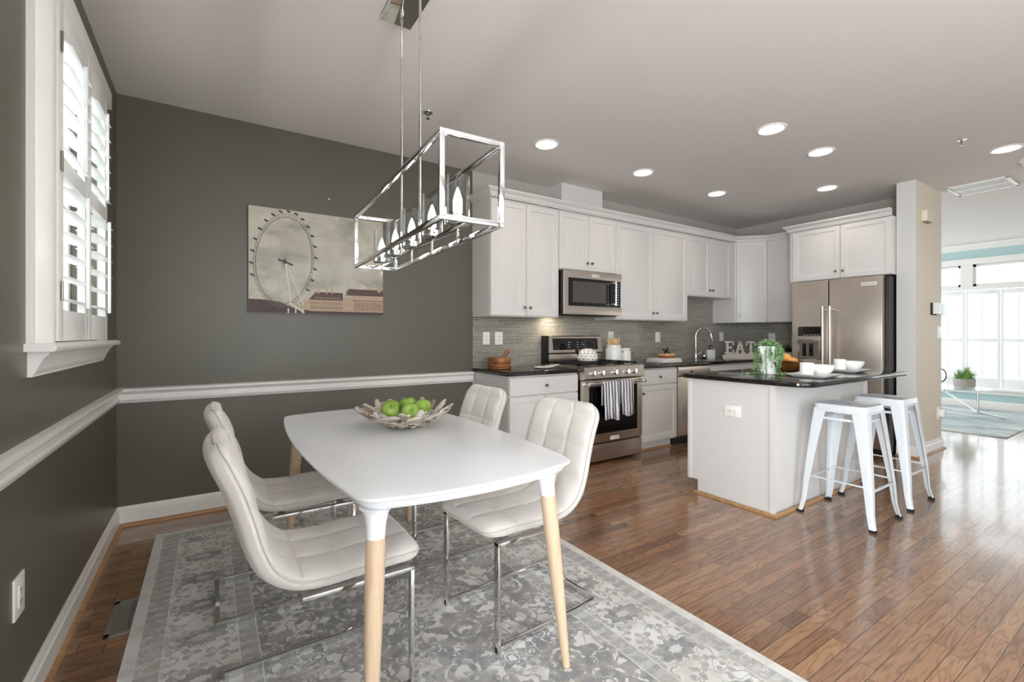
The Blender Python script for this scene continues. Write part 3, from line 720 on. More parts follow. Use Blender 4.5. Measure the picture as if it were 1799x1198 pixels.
# towel over the handle
m = MB(); random.seed(2)
def towel(x0, x1, zb, y0, amp, ph):
    rows = []
    prof = [(-.700, .56), (-.700, .762), (-.704, .778), (-.715, .7835), (-.727, .778), (-.731, .765), (-.732, .70), (-.734, .6), (-.736, .52), (-.737, zb)]
    for k in range(25):
        u = k/24; x = x0+(x1-x0)*u
        r = []
        for (y, z) in prof:
            d = max(0, (.77-z))*amp*math.sin(u*9+ph)+ max(0, (.77-z))*.012*math.sin(u*23+ph)
            front = y < -.715
            zz = z+(.012*math.sin(u*5+ph) if z == zb else 0)
            r.append((x+max(0, .77-z)*.04*math.sin(3*u+ph), y-(abs(d)+.0 if front else -abs(d)*.3), zz))
        rows.append(r)
    m.ring([[*r] for r in rows], close=False)
towel(3.515, 3.715, .428, 0, .05, .3); towel(3.722, 3.905, .452, 0, .04, 1.6)
tw = build('dish_towel', m, 'towel', None, 'grey and white striped dish towel hanging on the oven handle', 'towel')
so = tw.modifiers.new('thick', 'SOLIDIFY'); so.thickness = .004; so.offset = 0

# ================================================================== MICROWAVE
mw = thing('microwave', 'stainless over-the-range microwave under the short white wall cabinet', 'microwave', (3.70, -.2, 1.41))
build('body', MB().box(3.32, 4.08, -.385, -.012, 1.415, 1.84), 'black', mw)
m = MB(); m.box(3.318, 4.082, -.412, -.385, 1.765, 1.84, .003); m.box(3.318, 4.082, -.412, -.385, 1.412, 1.495, .003); m.box(3.318, 3.36, -.412, -.385, 1.495, 1.765)
dm = build('door', m, 'steel', mw)
build('door_window', MB().box(3.36, 4.068, -.409, -.385, 1.495, 1.765), 'blackglass', dm)
build('window_mesh', MB().box(3.42, 3.86, -.4105, -.409, 1.53, 1.735), 'screen', dm)
m = MB(); m.cyl((3.955, -.455, 1.51), (3.955, -.455, 1.755), .011)
for z in (1.525, 1.74): m.box(3.915, 3.962, -.457, -.408, z-.008, z+.008, .002)
build('handle', m, 'chrome', dm)
for j in range(9): build('button_mark', MB().box(4.02, 4.045, -.411, -.409, 1.52+j*.026, 1.523+j*.026), 'plate', dm)
badge(dm, Matrix.Translation((3.71, -.413, 1.80)), .095, .026)
m = MB(); m.box(3.36, 4.04, -.38, -.05, 1.405, 1.415); build('bottom_grille', m, 'iron', mw)
# light under the microwave over the range backguard
l = bpy.data.lights.new('cooktop_light', 'AREA'); l.size = .12; l.energy = 1.1; l.color = (1, .85, .66)
lo = bpy.data.objects.new('cooktop_light', l); C.objects.link(lo); lo.parent = mw; lo.location = (3.42-3.70, -.12+.2, 1.395-1.41)

# ================================================================== DISHWASHER
dw = thing('dishwasher', 'stainless dishwasher right of the narrow base cabinet', 'dishwasher', (5.01, -.3, 0))
build('body', MB().box(4.728, 5.298, -.585, -.01, .10, .866), 'steel_dk', dw)
build('door', MB().box(4.730, 5.296, -.612, -.585, .115, .755, .004), 'steel', dw)
m = MB(); m.prism([(-.585, .765), (-.625, .765), (-.632, .78), (-.618, .862), (-.585, .862)], 4.730, 5.296, 'x'); build('control_panel', m, 'steel', dw)
build('latch', MB().box(4.93, 4.97, -.632, -.625, .80, .82), 'black', dw)
build('kick_plate', MB().box(4.73, 5.296, -.53, -.5, 0, .10), 'black', dw)

# ================================================================== REFRIGERATOR
fr = thing('refrigerator', 'stainless side-by-side refrigerator with a water dispenser', 'refrigerator', (6.5, -1.58, 0))
build('body', MB().box(6.14, 6.86, -2.022, -1.15, .03, 1.80), 'black', fr)
dl_ = build('door', MB().box(6.055, 6.13, -1.518, -1.148, .07, 1.805, .006), 'steel', fr)
dr_ = build('door', MB().box(6.055, 6.13, -1.995, -1.528, .07, 1.805, .006), 'steel', fr)
for d, y in ((dl_, -1.488), (dr_, -1.558)):
    m = MB(); m.cyl((5.99, y, .70), (5.99, y, 1.52), .0135)
    for z in (.73, 1.49): m.cyl((5.99, y, z), (6.057, y, z), .012); m.cyl((5.99, y, z-.02), (5.99, y, z+.02), .017)
    build('handle', m, 'steel', d)
build('dispenser_display', MB().box(6.051, 6.056, -1.448, -1.215, 1.20, 1.305), 'blackglass', dl_)
for i in range(6): build('display_mark', MB().box(6.0495, 6.051, -1.43+i*.028, -1.415+i*.028, 1.21, 1.215), 'plate', dl_)
m = MB(); m.box(6.050, 6.056, -1.448, -1.215, .94, 1.165); m.cur = 1; m.box(6.047, 6.050, -1.435, -1.228, .955, 1.15)
m.cur = 2; m.box(6.04, 6.047, -1.375, -1.335, .98, 1.12, .002); m.box(6.04, 6.047, -1.305, -1.265, .98, 1.12, .002)
build('dispenser', m, ['chrome', 'steel_dk', 'blackglass'], dl_)
badge(dr_, Matrix.Translation((6.0545, -1.885, 1.73)) @ Matrix.Rotation(R(-90), 4, 'Z'), .13, .032)
build('base_grille', MB().box(6.10, 6.14, -2.02, -1.15, .0, .06), 'black', fr)

# ================================================================== ISLAND
isl = thing('kitchen_island', 'white kitchen island cabinet under the black countertop in front of the refrigerator', 'island', (4.4, -1.85, 0))
m = MB(); m.box(3.66, 5.12, -2.18, -1.545, .10, .876); m.box(3.66, 5.12, -2.18, -1.62, 0, .10)
build('body', m, 'cab', isl)
m = MB(); m.prism([(-2.19, 0), (-1.615, 0), (-1.615, .10), (-1.535, .10), (-1.535, .876), (-2.19, .876)], 3.642, 3.66, 'x')
build('end_panel', m, 'cab', isl)
m = MB(); m.prism([(3.632, -2.165), (3.632, -2.197), (3.66, -2.197), (3.66, -2.18), (3.645, -2.18), (3.645, -2.165)], 0, .876); build('corner_trim', m, 'cab', isl)
build('corner_trim', MB().box(3.634, 3.642, -1.56, -1.53, .10, .876, .002), 'cab', isl); build('corner_trim', MB().box(5.09, 5.125, -2.197, -2.18, 0, .876, .002), 'cab', isl)
for i in range(3): add_door(isl, (5.12-i*.4866, -1.545, .115), (-1, 0, 0), (0, 1, 0), .48, .56, (.03, .5)); add_door(isl, (5.12-i*.4866, -1.545, .69), (-1, 0, 0), (0, 1, 0), .48, .165, (.24, .08), 'drawer', False)
m = MB(); m.sweep([(a, b) for a, b in shoe][::-1], [(3.642, -1.60, 0), (3.642, -2.19, 0), (5.12, -2.19, 0)][::-1])
m = MB(); m.sweep([(-a, b) for a, b in shoe][::-1], [(3.634, -1.60, 0), (3.634, -2.197, 0), (5.12, -2.197, 0)])
build('shoe_moulding', m, 'oaktrim', isl)
def rrect(x0, x1, y0, y1, rs, n=8):
    pts = []
    for (cx, cy, a0, r) in ((x1, y1, 0, rs[0]), (x0, y1, 90, rs[1]), (x0, y0, 180, rs[2]), (x1, y0, 270, rs[3])):
        sx = -1 if cx == x1 else 1; sy = -1 if cy == y1 else 1
        for k in range(n+1):
            a = R(a0+90*k/n); pts.append((cx+sx*r+r*math.cos(a), cy+sy*r+r*math.sin(a)))
    return pts
slab('island_countertop', rrect(3.595, 5.335, -2.425, -1.505, (.015, .015, .13, .10)), .878, .912, 'black granite island countertop with rounded corners above the two stools', .009)

# ================================================================== OUTLETS AND SWITCHES
def outlet(o, u, n, label, w=.072, h=.116, kind='outlet', horiz=False, cat='outlet'):
    T_ = frameT(o, u, n)
    if horiz: T_ = T_ @ Matrix.Rotation(R(90), 4, 'Y')
    nm = 'wall_outlet' if kind == 'outlet' else 'light_switch'
    ob = thing(nm, label, cat, o)
    m = MB(); m.T = T_; m.box(-w/2, w/2, 0, .006, -h/2, h/2, .002); build('cover_plate', m, 'plate', ob)
    m = MB(); m.T = T_; m.box(-.017, .017, .006, .0085, -.034, .034, .001)
    ins = build('socket' if kind == 'outlet' else 'rocker', m, 'plate', ob)
    if kind == 'outlet':
        s = MB(); s.T = T_
        for z in (-.017, .017):
            s.box(-.007, -.0045, .0085, .0092, z-.004, z+.005); s.box(.0045, .007, .0085, .0092, z-.004, z+.005); s.lathe([(.0022, 0), (.0022, .0006)], (0, 0, 0), 8) if 0 else s.box(-.002, .002, .0085, .0092, z-.011, z-.008)
        build('slots', s, 'black', ins)
    return ob
outlet((0, -1.80, .415), (0, -1, 0), (1, 0, 0), 'white outlet low on the olive wall below the shuttered window', .09, .125)
outlet((2.687, -.008, 1.182), U1, N1, 'leftmost outlet on the tile backsplash, above the wooden box')
outlet((2.826, -.008, 1.180), U1, N1, 'white outlet on the backsplash close to the left side of the range', .085, .122)
outlet((4.331, -.008, 1.19), U1, N1, 'outlet on the backsplash behind the wooden utensils', .085, .122)
outlet((5.14, -.008, 1.187), U1, N1, 'white rocker switch on the backsplash above the small book stack', .085, .125, 'switch', cat='switch')
outlet((6.485, -.008, 1.19), U1, N1, 'white rocker switch on the backsplash above the EAT sign', .1, .125, 'switch', cat='switch')
outlet((6.872, -.50, 1.175), U2, N2, 'outlet on the side backsplash above the dark fern', .09, .125)
outlet((3.642, -1.90, .665), (0, -1, 0), (-1, 0, 0), 'horizontal white outlet on the end panel of the island', .078, .122, horiz=True)
outlet((6.97, -2.19, 1.24), U1, N1, 'white light switch on the cream partition under the thermostat', .10, .125, 'switch', cat='switch')
oo = outlet((6.95, -2.19, .385), U1, N1, 'outlet with a plugged-in white night light low on the cream partition', .085, .125)
build('night_light', MB().box(6.95, 7.01, -2.24, -2.197, .35, .42, .006), 'plate', oo)
# doorbell chime, thermostat
ch = thing('doorbell_chime', 'white doorbell chime box high on the cream partition', 'doorbell', (6.53, -2.2, 2.36))
build('cover', MB().box(6.44, 6.62, -2.235, -2.19, 2.35, 2.455, .005), 'cream', ch)
build('base', MB().box(6.46, 6.60, -2.228, -2.195, 2.343, 2.352), 'vent', ch)
th = thing('thermostat', 'beige thermostat box on the cream partition', 'thermostat', (6.77, -2.2, 1.43))
build('base', MB().box(6.71, 6.86, -2.20, -2.19, 1.42, 1.545), 'ventdark', th)
build('cover', MB().box(6.735, 6.885, -2.235, -2.20, 1.43, 1.545, .006), 'plate', th)
tp = thing('alarm_keypad', 'alarm keypad with a blue screen beside the thermostat', 'keypad', (6.97, -2.2, 1.43))
build('case', MB().box(6.90, 7.045, -2.236, -2.19, 1.425, 1.54, .005), 'plate', tp)
build('screen', MB().box(6.915, 7.035, -2.2375, -2.236, 1.435, 1.53), 'bluescreen', tp)

# ================================================================== CEILING FITTINGS
labs = ['round ceiling downlight nearest the chandelier', 'round ceiling downlight above the range side of the kitchen, second from the chandelier', 'round ceiling downlight farthest from the chandelier in the row by the wall cabinets',
        'large round ceiling downlight above the near end of the island', 'round ceiling downlight above the middle of the island', 'round ceiling downlight near the refrigerator', 'wide ceiling downlight at the right edge beside the sprinkler']
pos = [(2.746, -.87), (3.897, -.855), (5.068, -.85), (3.975, -2.0), (4.752, -2.0), (5.856, -1.59), (5.956, -2.863)]
for (x, y), lb in zip(pos, labs):
    c = thing('recessed_light', lb, 'ceiling light', (x, y, H-.012), 'recessed ceiling lights')
    m = MB(); m.lathe([(.105, 0), (.100, -.006), (.088, -.010), (.078, -.004), (.078, 0)], (x, y, H), 40, (False, False)); build('trim_ring', m, 'trim', c)
    build('lens', MB().lathe([(.078, -.001), (.078, -.004)], (x, y, H), 40), 'bulb_can', c)
    l = bpy.data.lights.new('downlight', 'SPOT'); l.energy = 3.5; l.spot_size = R(140); l.spot_blend = .8; l.shadow_soft_size = .06; l.color = (1, .88, .74)
    lo = bpy.data.objects.new('downlight', l); C.objects.link(lo); lo.parent = c; lo.location = (0, 0, -.02)
def sprinkler(x, y, label):
    s = thing('fire_sprinkler', label, 'sprinkler', (x, y, H-.04), 'fire sprinklers on the ceiling')
    build('escutcheon', MB().lathe([(.034, 0), (.032, -.004), (.012, -.008)], (x, y, H), 24), 'chrome', s)
    m = MB(); m.cyl((x, y, H-.006), (x, y, H-.022), .007)
    for k in (-1, 1): m.tube([(x+k*.006, y, H-.018), (x+k*.013, y, H-.028), (x, y, H-.042)], .002, 6)
    m.lathe([(.013, 0), (.014, -.002), (.003, -.003)], (x, y, H-.042), 12)
    build('head', m, 'nickel', s)
sprinkler(1.745, -.842, 'small fire sprinkler on the ceiling behind the chandelier rods')
sprinkler(5.407, -2.714, 'small fire sprinkler on the ceiling near the right edge')
s = thing('smoke_detector', 'white round smoke detector at the right edge of the ceiling', 'smoke detector', (6.45, -2.93, H-.05))
build('base', MB().lathe([(.075, 0), (.075, -.012), (.062, -.016)], (6.45, -2.93, H), 32), 'plate', s)
build('cover', MB().lathe([(.058, -.016), (.060, -.040), (.052, -.048), (.02, -.05)], (6.45, -2.93, H), 32), 'plate', s)
s = thing('ceiling_register', 'white rectangular air register on the ceiling beyond the partition', 'vent', (7.12, -2.48, H-.012))
m = MB(); 
for a in ((6.885, 6.915, -2.715, -2.26), (7.325, 7.36, -2.715, -2.26), (6.885, 7.36, -2.715, -2.69), (6.885, 7.36, -2.285, -2.26), (7.105, 7.13, -2.70, -2.27)): m.box(*a, H-.012, H-.001, .001)
build('frame', m, 'trim', s)
build('duct_opening', MB().box(6.91, 7.33, -2.69, -2.28, H-.003, H-.001), 'ventdark', s)
m = MB()
for i in range(26):
    y = -2.685+i*.016; m.add([(6.91, y, H-.004), (7.33, y, H-.004), (7.33, y+.007, H-.011), (6.91, y+.007, H-.011)], [(0, 1, 2, 3)])
build('slats', m, 'trim', s)
# floor register
s = thing('floor_register', 'grey metal floor register beside the rug under the window', 'vent', (.20, -1.23, 0))
m = MB(); m.box(.135, .155, -1.385, -1.085, 0, .006, .001); m.box(.262, .285, -1.385, -1.085, 0, .006, .001); m.box(.135, .285, -1.385, -1.36, 0, .006, .001); m.box(.135, .285, -1.11, -1.085, 0, .006, .001); m.box(.206, .212, -1.37, -1.1, 0, .005)
build('frame', m, 'vent', s)
build('duct_opening', MB().box(.15, .27, -1.365, -1.105, .0005, .001), 'ventdark', s)
m = MB()
for i in range(16): y = -1.353+i*.0155; m.box(.155, .265, y, y+.0055, .001, .005)
build('slats', m, 'vent', s)
build('nail', MB().cyl((1.273, -.006, 2.275), (1.273, 0, 2.275), .006, n=10), 'plate', None, 'tiny nail head on the olive wall above the picture', 'nail')

# ================================================================== WALL PICTURE
pc = thing('canvas_picture', 'wide canvas print of a ferris wheel over old riverside buildings', 'picture', (1.2, -.02, 1.37))
X_, Z_ = (.722, 1.690), (1.372, 2.14)
build('canvas', MB().box(X_[0], X_[1], -.034, -.001, Z_[0], Z_[1], .002), 'pr_sky', pc, org=None)
yb = -.0345
def flat(m, poly, k=1):   # thin ink layer lying on the canvas face
    m.prism(poly, yb-.0003*k, yb+.0005, 'y')
def stroke(m, pts, w, k=2):
    for (a, b), (c, d) in zip(pts[:-1], pts[1:]):
        v = Vector((c-a, d-b)); 
        if v.length < 1e-6: continue
        n = Vector((-v.y, v.x)).normalized()*w/2; flat(m, [(a+n.x, b+n.y), (a-n.x, b-n.y), (c-n.x, d-n.y), (c+n.x, d+n.y)], k)
hx, hz = .955, 1.753; ra, rb = .203, .345; cx0, cz0 = .955, 1.765
def el(a, k=1): 
    return (cx0+ra*k*math.cos(a)*1.0+.06*k*.35*math.sin(a), cz0+rb*k*math.sin(a))
m = MB()
for i in range(96):
    a = 2*PI*i/96; stroke(m, [(hx, hz), el(a, .92)], .0011, 1)
build('printed_spokes', m, 'pr_spoke', pc)
m = MB()
for kk, w in ((.92, .0035), (1.0, .0028), (.945, .002)):
    stroke(m, [el(2*PI*i/96, kk) for i in range(97)], w, 2)
for i in range(120):
    a = 2*PI*i/120; b = a+2*PI/120*(1 if i % 2 else -1); stroke(m, [el(a, .92), el(b, 1.0)], .0014, 2)
build('printed_wheel_rim', m, 'pr_line', pc)
m = MB()
for i in range(26):
    a = 2*PI*i/26+.1
    if -2.6 < ((a+PI) % (2*PI))-PI < -.75: continue
    x, z = el(a, 1.055); flat(m, [(x+.0155*math.cos(t*PI/5)*math.cos(.3)-.009*math.sin(t*PI/5)*.3, z+.009*math.sin(t*PI/5)-.0155*math.cos(t*PI/5)*.25) for t in range(10)], 3)
stroke(m, [(hx-.04, hz+.014), (hx+.055, hz-.02)], .012, 4); stroke(m, [(hx-.04, hz+.025), (hx-.035, hz+.002)], .006, 4)
build('printed_capsules', m, 'pr_dark', pc)
m = MB(); stroke(m, [(hx+.005, hz), (.998, 1.46)], .009, 4); stroke(m, [(hx+.008, hz), (1.085, 1.44)], .007, 4); stroke(m, [(.99, 1.45), (1.09, 1.38)], .012, 4)
for i in range(3): flat(m, [(.975+i*.05, 1.376), (.985+i*.05, 1.376), (.985+i*.05, 1.41), (.975+i*.05, 1.41)], 3)
build('printed_support_legs', m, 'pr_white', pc)
m = MB(); x0, x1 = X_[0]+.001, X_[1]-.001
flat(m, [(x0, 1.374), (x1, 1.374), (x1, 1.402), (1.45, 1.396), (1.2, 1.404), (1.05, 1.40), (.98, 1.43), (.93, 1.455), (.86, 1.465), (.80, 1.47), (x0, 1.472)], 1)
build('printed_riverbank', m, 'pr_red', pc)
m = MB()   # stone facades
flat(m, [(1.06, 1.40), (1.06, 1.46), (1.09, 1.475), (1.13, 1.48), (1.13, 1.40)], 1)
flat(m, [(1.12, 1.395), (1.12, 1.472), (1.14, 1.48), (1.37, 1.482), (1.37, 1.395)], 2)
flat(m, [(1.37, 1.395), (1.37, 1.50), (1.40, 1.515), (1.44, 1.50), (1.44, 1.53), (1.688, 1.53), (1.688, 1.395)], 2)
for x in (1.175, 1.19, 1.245, 1.285, 1.39): flat(m, [(x, 1.53), (x+.010, 1.53), (x+.010, 1.575), (x, 1.575)], 4)
build('printed_facades', m, 'pr_tan', pc)
m = MB()
flat(m, [(1.12, 1.48), (1.17, 1.542), (1.37, 1.542), (1.37, 1.482)], 3)
flat(m, [(1.385, 1.525), (1.415, 1.578), (1.688, 1.578), (1.688, 1.528)], 3)
build('printed_roofs', m, 'pr_roof', pc)
m = MB()
for i in range(17): x = 1.135+i*.0138; flat(m, [(x, 1.41), (x+.006, 1.41), (x+.006, 1.435), (x, 1.435)], 3); flat(m, [(x, 1.445), (x+.005, 1.445), (x+.005, 1.468), (x, 1.468)], 3)
for i in range(18): x = 1.455+i*.0130; flat(m, [(x, 1.405), (x+.006, 1.405), (x+.006, 1.475), (x, 1.475)], 3)
flat(m, [(1.44, 1.483), (1.688, 1.483), (1.688, 1.49), (1.44, 1.49)], 4)
build('printed_windows', m, 'pr_tan2', pc)
m = MB()
for i in range(11): x = 1.165+i*.018; flat(m, [(x, 1.492), (x+.007, 1.492), (x+.007, 1.503), (x, 1.503)], 5)
flat(m, [(1.645, 1.56), (1.67, 1.56), (1.668, 1.60), (1.662, 1.615), (1.66, 1.65), (1.656, 1.65), (1.653, 1.615), (1.648, 1.60)], 5)
build('printed_highlights', m, 'pr_tan', pc)

# ================================================================== CHANDELIER
LC = Vector((1.244, -1.849, 1.724)); yw = -.045
ld = thing('linear_chandelier', 'chrome box-frame chandelier with five glass candle shades hanging over the dining table', 'chandelier', (LC.x, LC.y, LC.z-.136))
TL = Matrix.Translation(LC) @ Matrix.Rotation(yw, 4, 'Z')
hl, hw, hh, b = .619, .109, .136, .0085
m = MB(); m.T = TL
for sx in (-1, 1):
    for sz in (-1, 1): m.box(sx*hw-b, sx*hw+b, -hl-b, hl+b, sz*hh-b, sz*hh+b, .001)
    for sy in (-1, 1): m.box(sx*hw-b, sx*hw+b, sy*hl-b, sy*hl+b, -hh+b, hh-b, .001)
for sy in (-1, 1):
    for sz in (-1, 1): m.box(-hw+b, hw-b, sy*hl-b, sy*hl+b, sz*hh-b, sz*hh+b, .001)
build('frame', m, 'chrome', ld)
m = MB(); m.T = TL; m.box(-.011, .011, -hl+b, hl-b, -hh-.005, -hh+.007, .001); build('centre_bar', m, 'chrome', ld)
for y in (-.128, .128):
    m = MB(); m.T = TL; zt = H-.03-LC.z; m.cyl((0, y+.018, -hh), (0, y+.018, zt), .0055)
    for z in (.45, .75): m.cyl((0, y+.018, z-.01), (0, y+.018, z+.01), .0068)
    m.cyl((0, y+.018, zt-.03), (0, y+.018, zt), .009)
    build('rod', m, 'chrome', ld)
build('canopy', MB().box(1.172, 1.317, -2.03, -1.637, H-.03, H, .002), 'chrome', ld)
m = MB(); m.cyl((1.245, -1.73, H-.038), (1.245, -1.73, H-.03), .006, n=10); build('canopy_screw', m, 'plate', ld)
for k in range(5):
    y = -.50+.25*k
    m = MB(); m.T = TL @ Matrix.Translation((0, y, -hh)); m.lathe([(.030, .007), (.043, .010), (.045, .014), (.045, .034), (.043, .034), (.043, .018), (.02, .018), (.011, .02), (.011, .055), (.004, .057)], n=28)
    m.lathe([(.002, -.052), (.0055, -.050), (.0055, -.02), (.004, -.012), (.006, -.004)], n=12)
    sk = build('candle_socket', m, 'chrome', ld)
    m = MB(); m.T = TL @ Matrix.Translation((0, y, -hh)); m.lathe([(.0405, .020), (.0405, .178), (.0425, .178), (.0425, .020)], n=32, caps=(False, False)); m.f.append([len(m.v)-128+0, len(m.v)-128+1, len(m.v)-32+1, len(m.v)-32]); m.mi.append(0)
    build('glass_shade', m, 'glass', sk)
    m = MB(); m.T = TL @ Matrix.Translation((0, y, -hh)); m.lathe([(.008, .057), (.013, .066), (.0165, .080), (.0165, .092), (.012, .112), (.006, .130), (.0015, .142)], n=20)
    build('bulb', m, 'bulb', sk)

# ================================================================== RUG
rgm = MB(); rgm.prism(rrect(-1.005, 1.005, -1.55, 1.55, (.012,)*4, 3), 0, .009)
ro = build('area_rug', rgm, 'rug', None, 'faded grey and cream oriental rug under the dining table', 'rug', org=(0, 0, 0))
ro.location = (1.2265, -1.862, 0)

# ================================================================== DINING TABLE
tb = thing('dining_table', 'white rectangular dining table with round beech legs', 'table', (1.235, -1.70, 0))
def outline(ax, ay, bx, by, rc, n=14):
    """bowed rectangle: corners at (bx,by), mid-edges at (ax,ay), corner radius rc"""
    pts = []
    def side(p, q, bulge, nx, ny):
        for k in range(n):
            u = k/(n-1); s = 4*u*(1-u)*bulge
            pts.append((p[0]+(q[0]-p[0])*u+nx*s, p[1]+(q[1]-p[1])*u+ny*s))
    for (p, q, bl, nx, ny) in (((bx, -by+rc), (bx, by-rc), ax-bx, 1, 0), ((bx-rc, by), (-bx+rc, by), ay-by, 0, 1), ((-bx, by-rc), (-bx, -by+rc), ax-bx, -1, 0), ((-bx+rc, -by), (bx-rc, -by), ay-by, 0, -1)):
        side(p, q, bl, nx, ny)
    return pts
def smoothloop(pts, it=2):
    for _ in range(it):
        q = []
        for i in range(len(pts)):
            a, b_ = Vector(pts[i]), Vector(pts[(i+1) % len(pts)]); q += [a*.75+b_*.25, a*.25+b_*.75]
        pts = [tuple(v) for v in q]
    return pts
ol = smoothloop(outline(.445, .862, .392, .815, .035), 2)
def sc(d, z):
    return [(1.235+x*(1-d/.44), -1.70+y*(1-d/.86), z) for x, y in ol]
m = MB(); m.ring([sc(.005, .750), sc(.0015, .749), sc(0, .7465), sc(0, .742), sc(.003, .739), sc(.010, .735), sc(.022, .714), sc(.030, .708), sc(.045, .706)])
for i in (0,): pass
build('tabletop', m, 'laq', tb, angle=25)
legs = [(-.335, -.758, -.369, -.814), (.289+.02, -.747, .323+.02, -.814), (-.335, .70, -.369, .76), (.30, .70, .34, .76)]
for (tx, ty, fx, fy) in legs:
    m = MB()
    def P_(u): return Vector((1.235+tx+(fx-tx)*u, -1.70+ty+(fy-ty)*u, .62*(1-u)))
    d = P_(1)-P_(0)
    rings = []
    for z, r in ((.7065, .050), (.700, .043), (.690, .037), (.675, .0325), (.655, .029), (.62, .027)):
        u = (.62-z)/.62; c_ = P_(u)
        rings.append([(c_.x+r*math.cos(2*PI*j/28), c_.y+r*math.sin(2*PI*j/28), z) for j in range(28)])
    m.ring(rings); collar_parent = build('leg_collar', m, 'laq', tb)
    m = MB(); rings = []
    for z, r in ((.62, .0268), (.60, .0285), (.50, .0285), (.35, .0255), (.2, .0205), (.10, .017), (.010, .0135), (.010, .0125)):
        u = (.62-z)/.62; c_ = P_(u); rings.append([(c_.x+r*math.cos(2*PI*j/28), c_.y+r*math.sin(2*PI*j/28), z) for j in range(28)])
    m.ring(rings); build('leg', m, 'beech', tb)

# ================================================================== DINING CHAIRS
def catmull(P, n):
    out = []
    Pn = [P[0]]+P+[P[-1]]
    for i in range(1, len(Pn)-2):
        a, b_, c_, d_ = [Vector(q) for q in Pn[i-1:i+3]]
        for k in range(n):
            t = k/n; out.append(.5*((2*b_)+(-a+c_)*t+(2*a-5*b_+4*c_-d_)*t*t+(-a+3*b_-3*c_+d_)*t**3))
    out.append(Vector(P[-1])); return out
def make_chair():
    root = local_thing('dining_chair', 'x', 'chair', 'cream tufted dining chairs')
    mid = [(.312, .462), (.20, .462), (.08, .457), (-.02, .455), (-.10, .468), (-.165, .515), (-.20, .59), (-.222, .67), (-.25, .76), (-.285, .845), (-.300, .895)]
    Cc = catmull(mid, 8); L = [0]
    for i in range(1, len(Cc)): L.append(L[-1]+(Cc[i]-Cc[i-1]).length)
    tot = L[-1]; Nn = []
    for i in range(len(Cc)):
        d = (Cc[min(i+1, len(Cc)-1)]-Cc[max(i-1, 0)]).normalized(); Nn.append(Vector((-d.y*-1, d.x*-1)))   # inner side normal
    # resample evenly
    NS = 180; smp = []
    for k in range(NS+1):
        u_ = k/NS; s = tot*(u_-.8*math.sin(2*PI*u_)/(2*PI)); i = max(j for j in range(len(L)) if L[j] <= s+1e-9); i = min(i, len(L)-2)
        u = (s-L[i])/(L[i+1]-L[i]); c_ = Cc[i].lerp(Cc[i+1], u); n_ = Nn[i].lerp(Nn[i+1], u).normalized(); smp.append((s, c_, n_))
    NT_ = 48
    def halfw(s):
        w = .218-.012*max(0, (s-.5)/tot)
        rc = .075
        for e in (s, tot-s):
            if e < rc: w -= rc-math.sqrt(max(0, rc*rc-(rc-e)**2))
        return w
    rows = [.0, .135, .265, .40, .56, .705, .84, 1.2]
    def quilt(s, t):
        sh = abs(math.sin(PI*(t*1.5+.5))) ** .42      # three columns
        k = max(i for i in range(len(rows)) if rows[i] <= s+1e-9); k = min(k, len(rows)-2)
        u = (s-rows[k])/(rows[k+1]-rows[k]); sv = abs(math.sin(PI*u)) ** .5
        return min(sh, sv)
    Tin, Tout = [], []
    for s, c_, n_ in smp:
        hw_ = halfw(s); ri, ro_ = [], []
        endf = min(1, min(s, tot-s)/.03)
        for j in range(NT_+1):
            t = -1+2*j/NT_; e = (1-abs(t)**7)
            prof = math.sqrt(max(0, e))*math.sqrt(max(0, 1-(1-endf)**2))
            q = quilt(s, t)
            back = min(1, max(0, (s-.35)/.15))
            hin = prof*(.027+.010*q)
            hout = prof*(.024+.010*back)
            y = t*hw_
            curve = .012*back*(t*t)         # slight wrap of the back
            p1_ = c_+n_*(hin+curve); p0_ = c_-n_*(hout-curve)
            ri.append((p1_.x, y, p1_.y)); ro_.append((p0_.x, y, p0_.y))
        Tin.append(ri); Tout.append(ro_)
    split = min(range(NS), key=lambda k: abs(smp[k][0]-.40))
    for nm, a, b_ in (('seat', 0, split), ('backrest', split, NS)):
        m = MB()
        rings = [Tin[i]+Tout[i][::-1] for i in range(a, b_+1)]
        m.ring(rings, True, (True, True))
        o = build(nm, m, 'fabric', root, angle=80)
        pm = MB()
        for sg in (0, NT_):
            pts = []
            for i in range(a, b_+1):
                s, c_, n_ = smp[i]; back = min(1, max(0, (s-.35)/.15))
                ef = min(1, min(s, tot-s)/.05); of_ = .012*back+.013*ef
                pts.append((c_.x+n_.x*of_, (-1 if sg == 0 else 1)*(halfw(s)*.992), c_.y+n_.y*of_))
            pm.tube(pts, .0028, 6)
        s, c_, n_ = smp[0 if a == 0 else NS]; hw_ = halfw(smp[0 if a == 0 else NS][0])
        bk = 0 if a == 0 else 1
        pm.tube([(c_.x+n_.x*(.012*bk*(y/.2)**2), y, c_.y+n_.y*(.012*bk*(y/.2)**2)) for y in [hw_*(-1+2*k/12) for k in range(13)]], .0028, 6)
        build('piping', pm, 'piping', o)
    # chrome cantilever frame: seat rails, front uprights, floor loop
    pl = rect(.028, .011)
    for sy in (-1, 1):
        m = MB(); y = sy*.197
        m.box(-.075, .275, y-.014, y+.014, .414, .426, .001)
        m.box(.263, .275, y-.014, y+.014, .010, .426, .001)
        m.box(-.265, .275, y-.009, y+.009, .010, .034, .001)
        build('side_frame', m, 'chrome', root)
    build('rear_crossbar', MB().box(-.283, -.265, -.206, .206, .010, .034, .001), 'chrome', root)
    for x_ in (-.05, .2): build('seat_crossbar', MB().box(x_, x_+.028, -.183, .183, .416, .425), 'chrome', root)
    return root
ch0 = make_chair()
ch0.location = (.800, -2.105, 0); ch0['label'] = 'near left cream tufted dining chair, closest to the camera, its back toward the window wall'
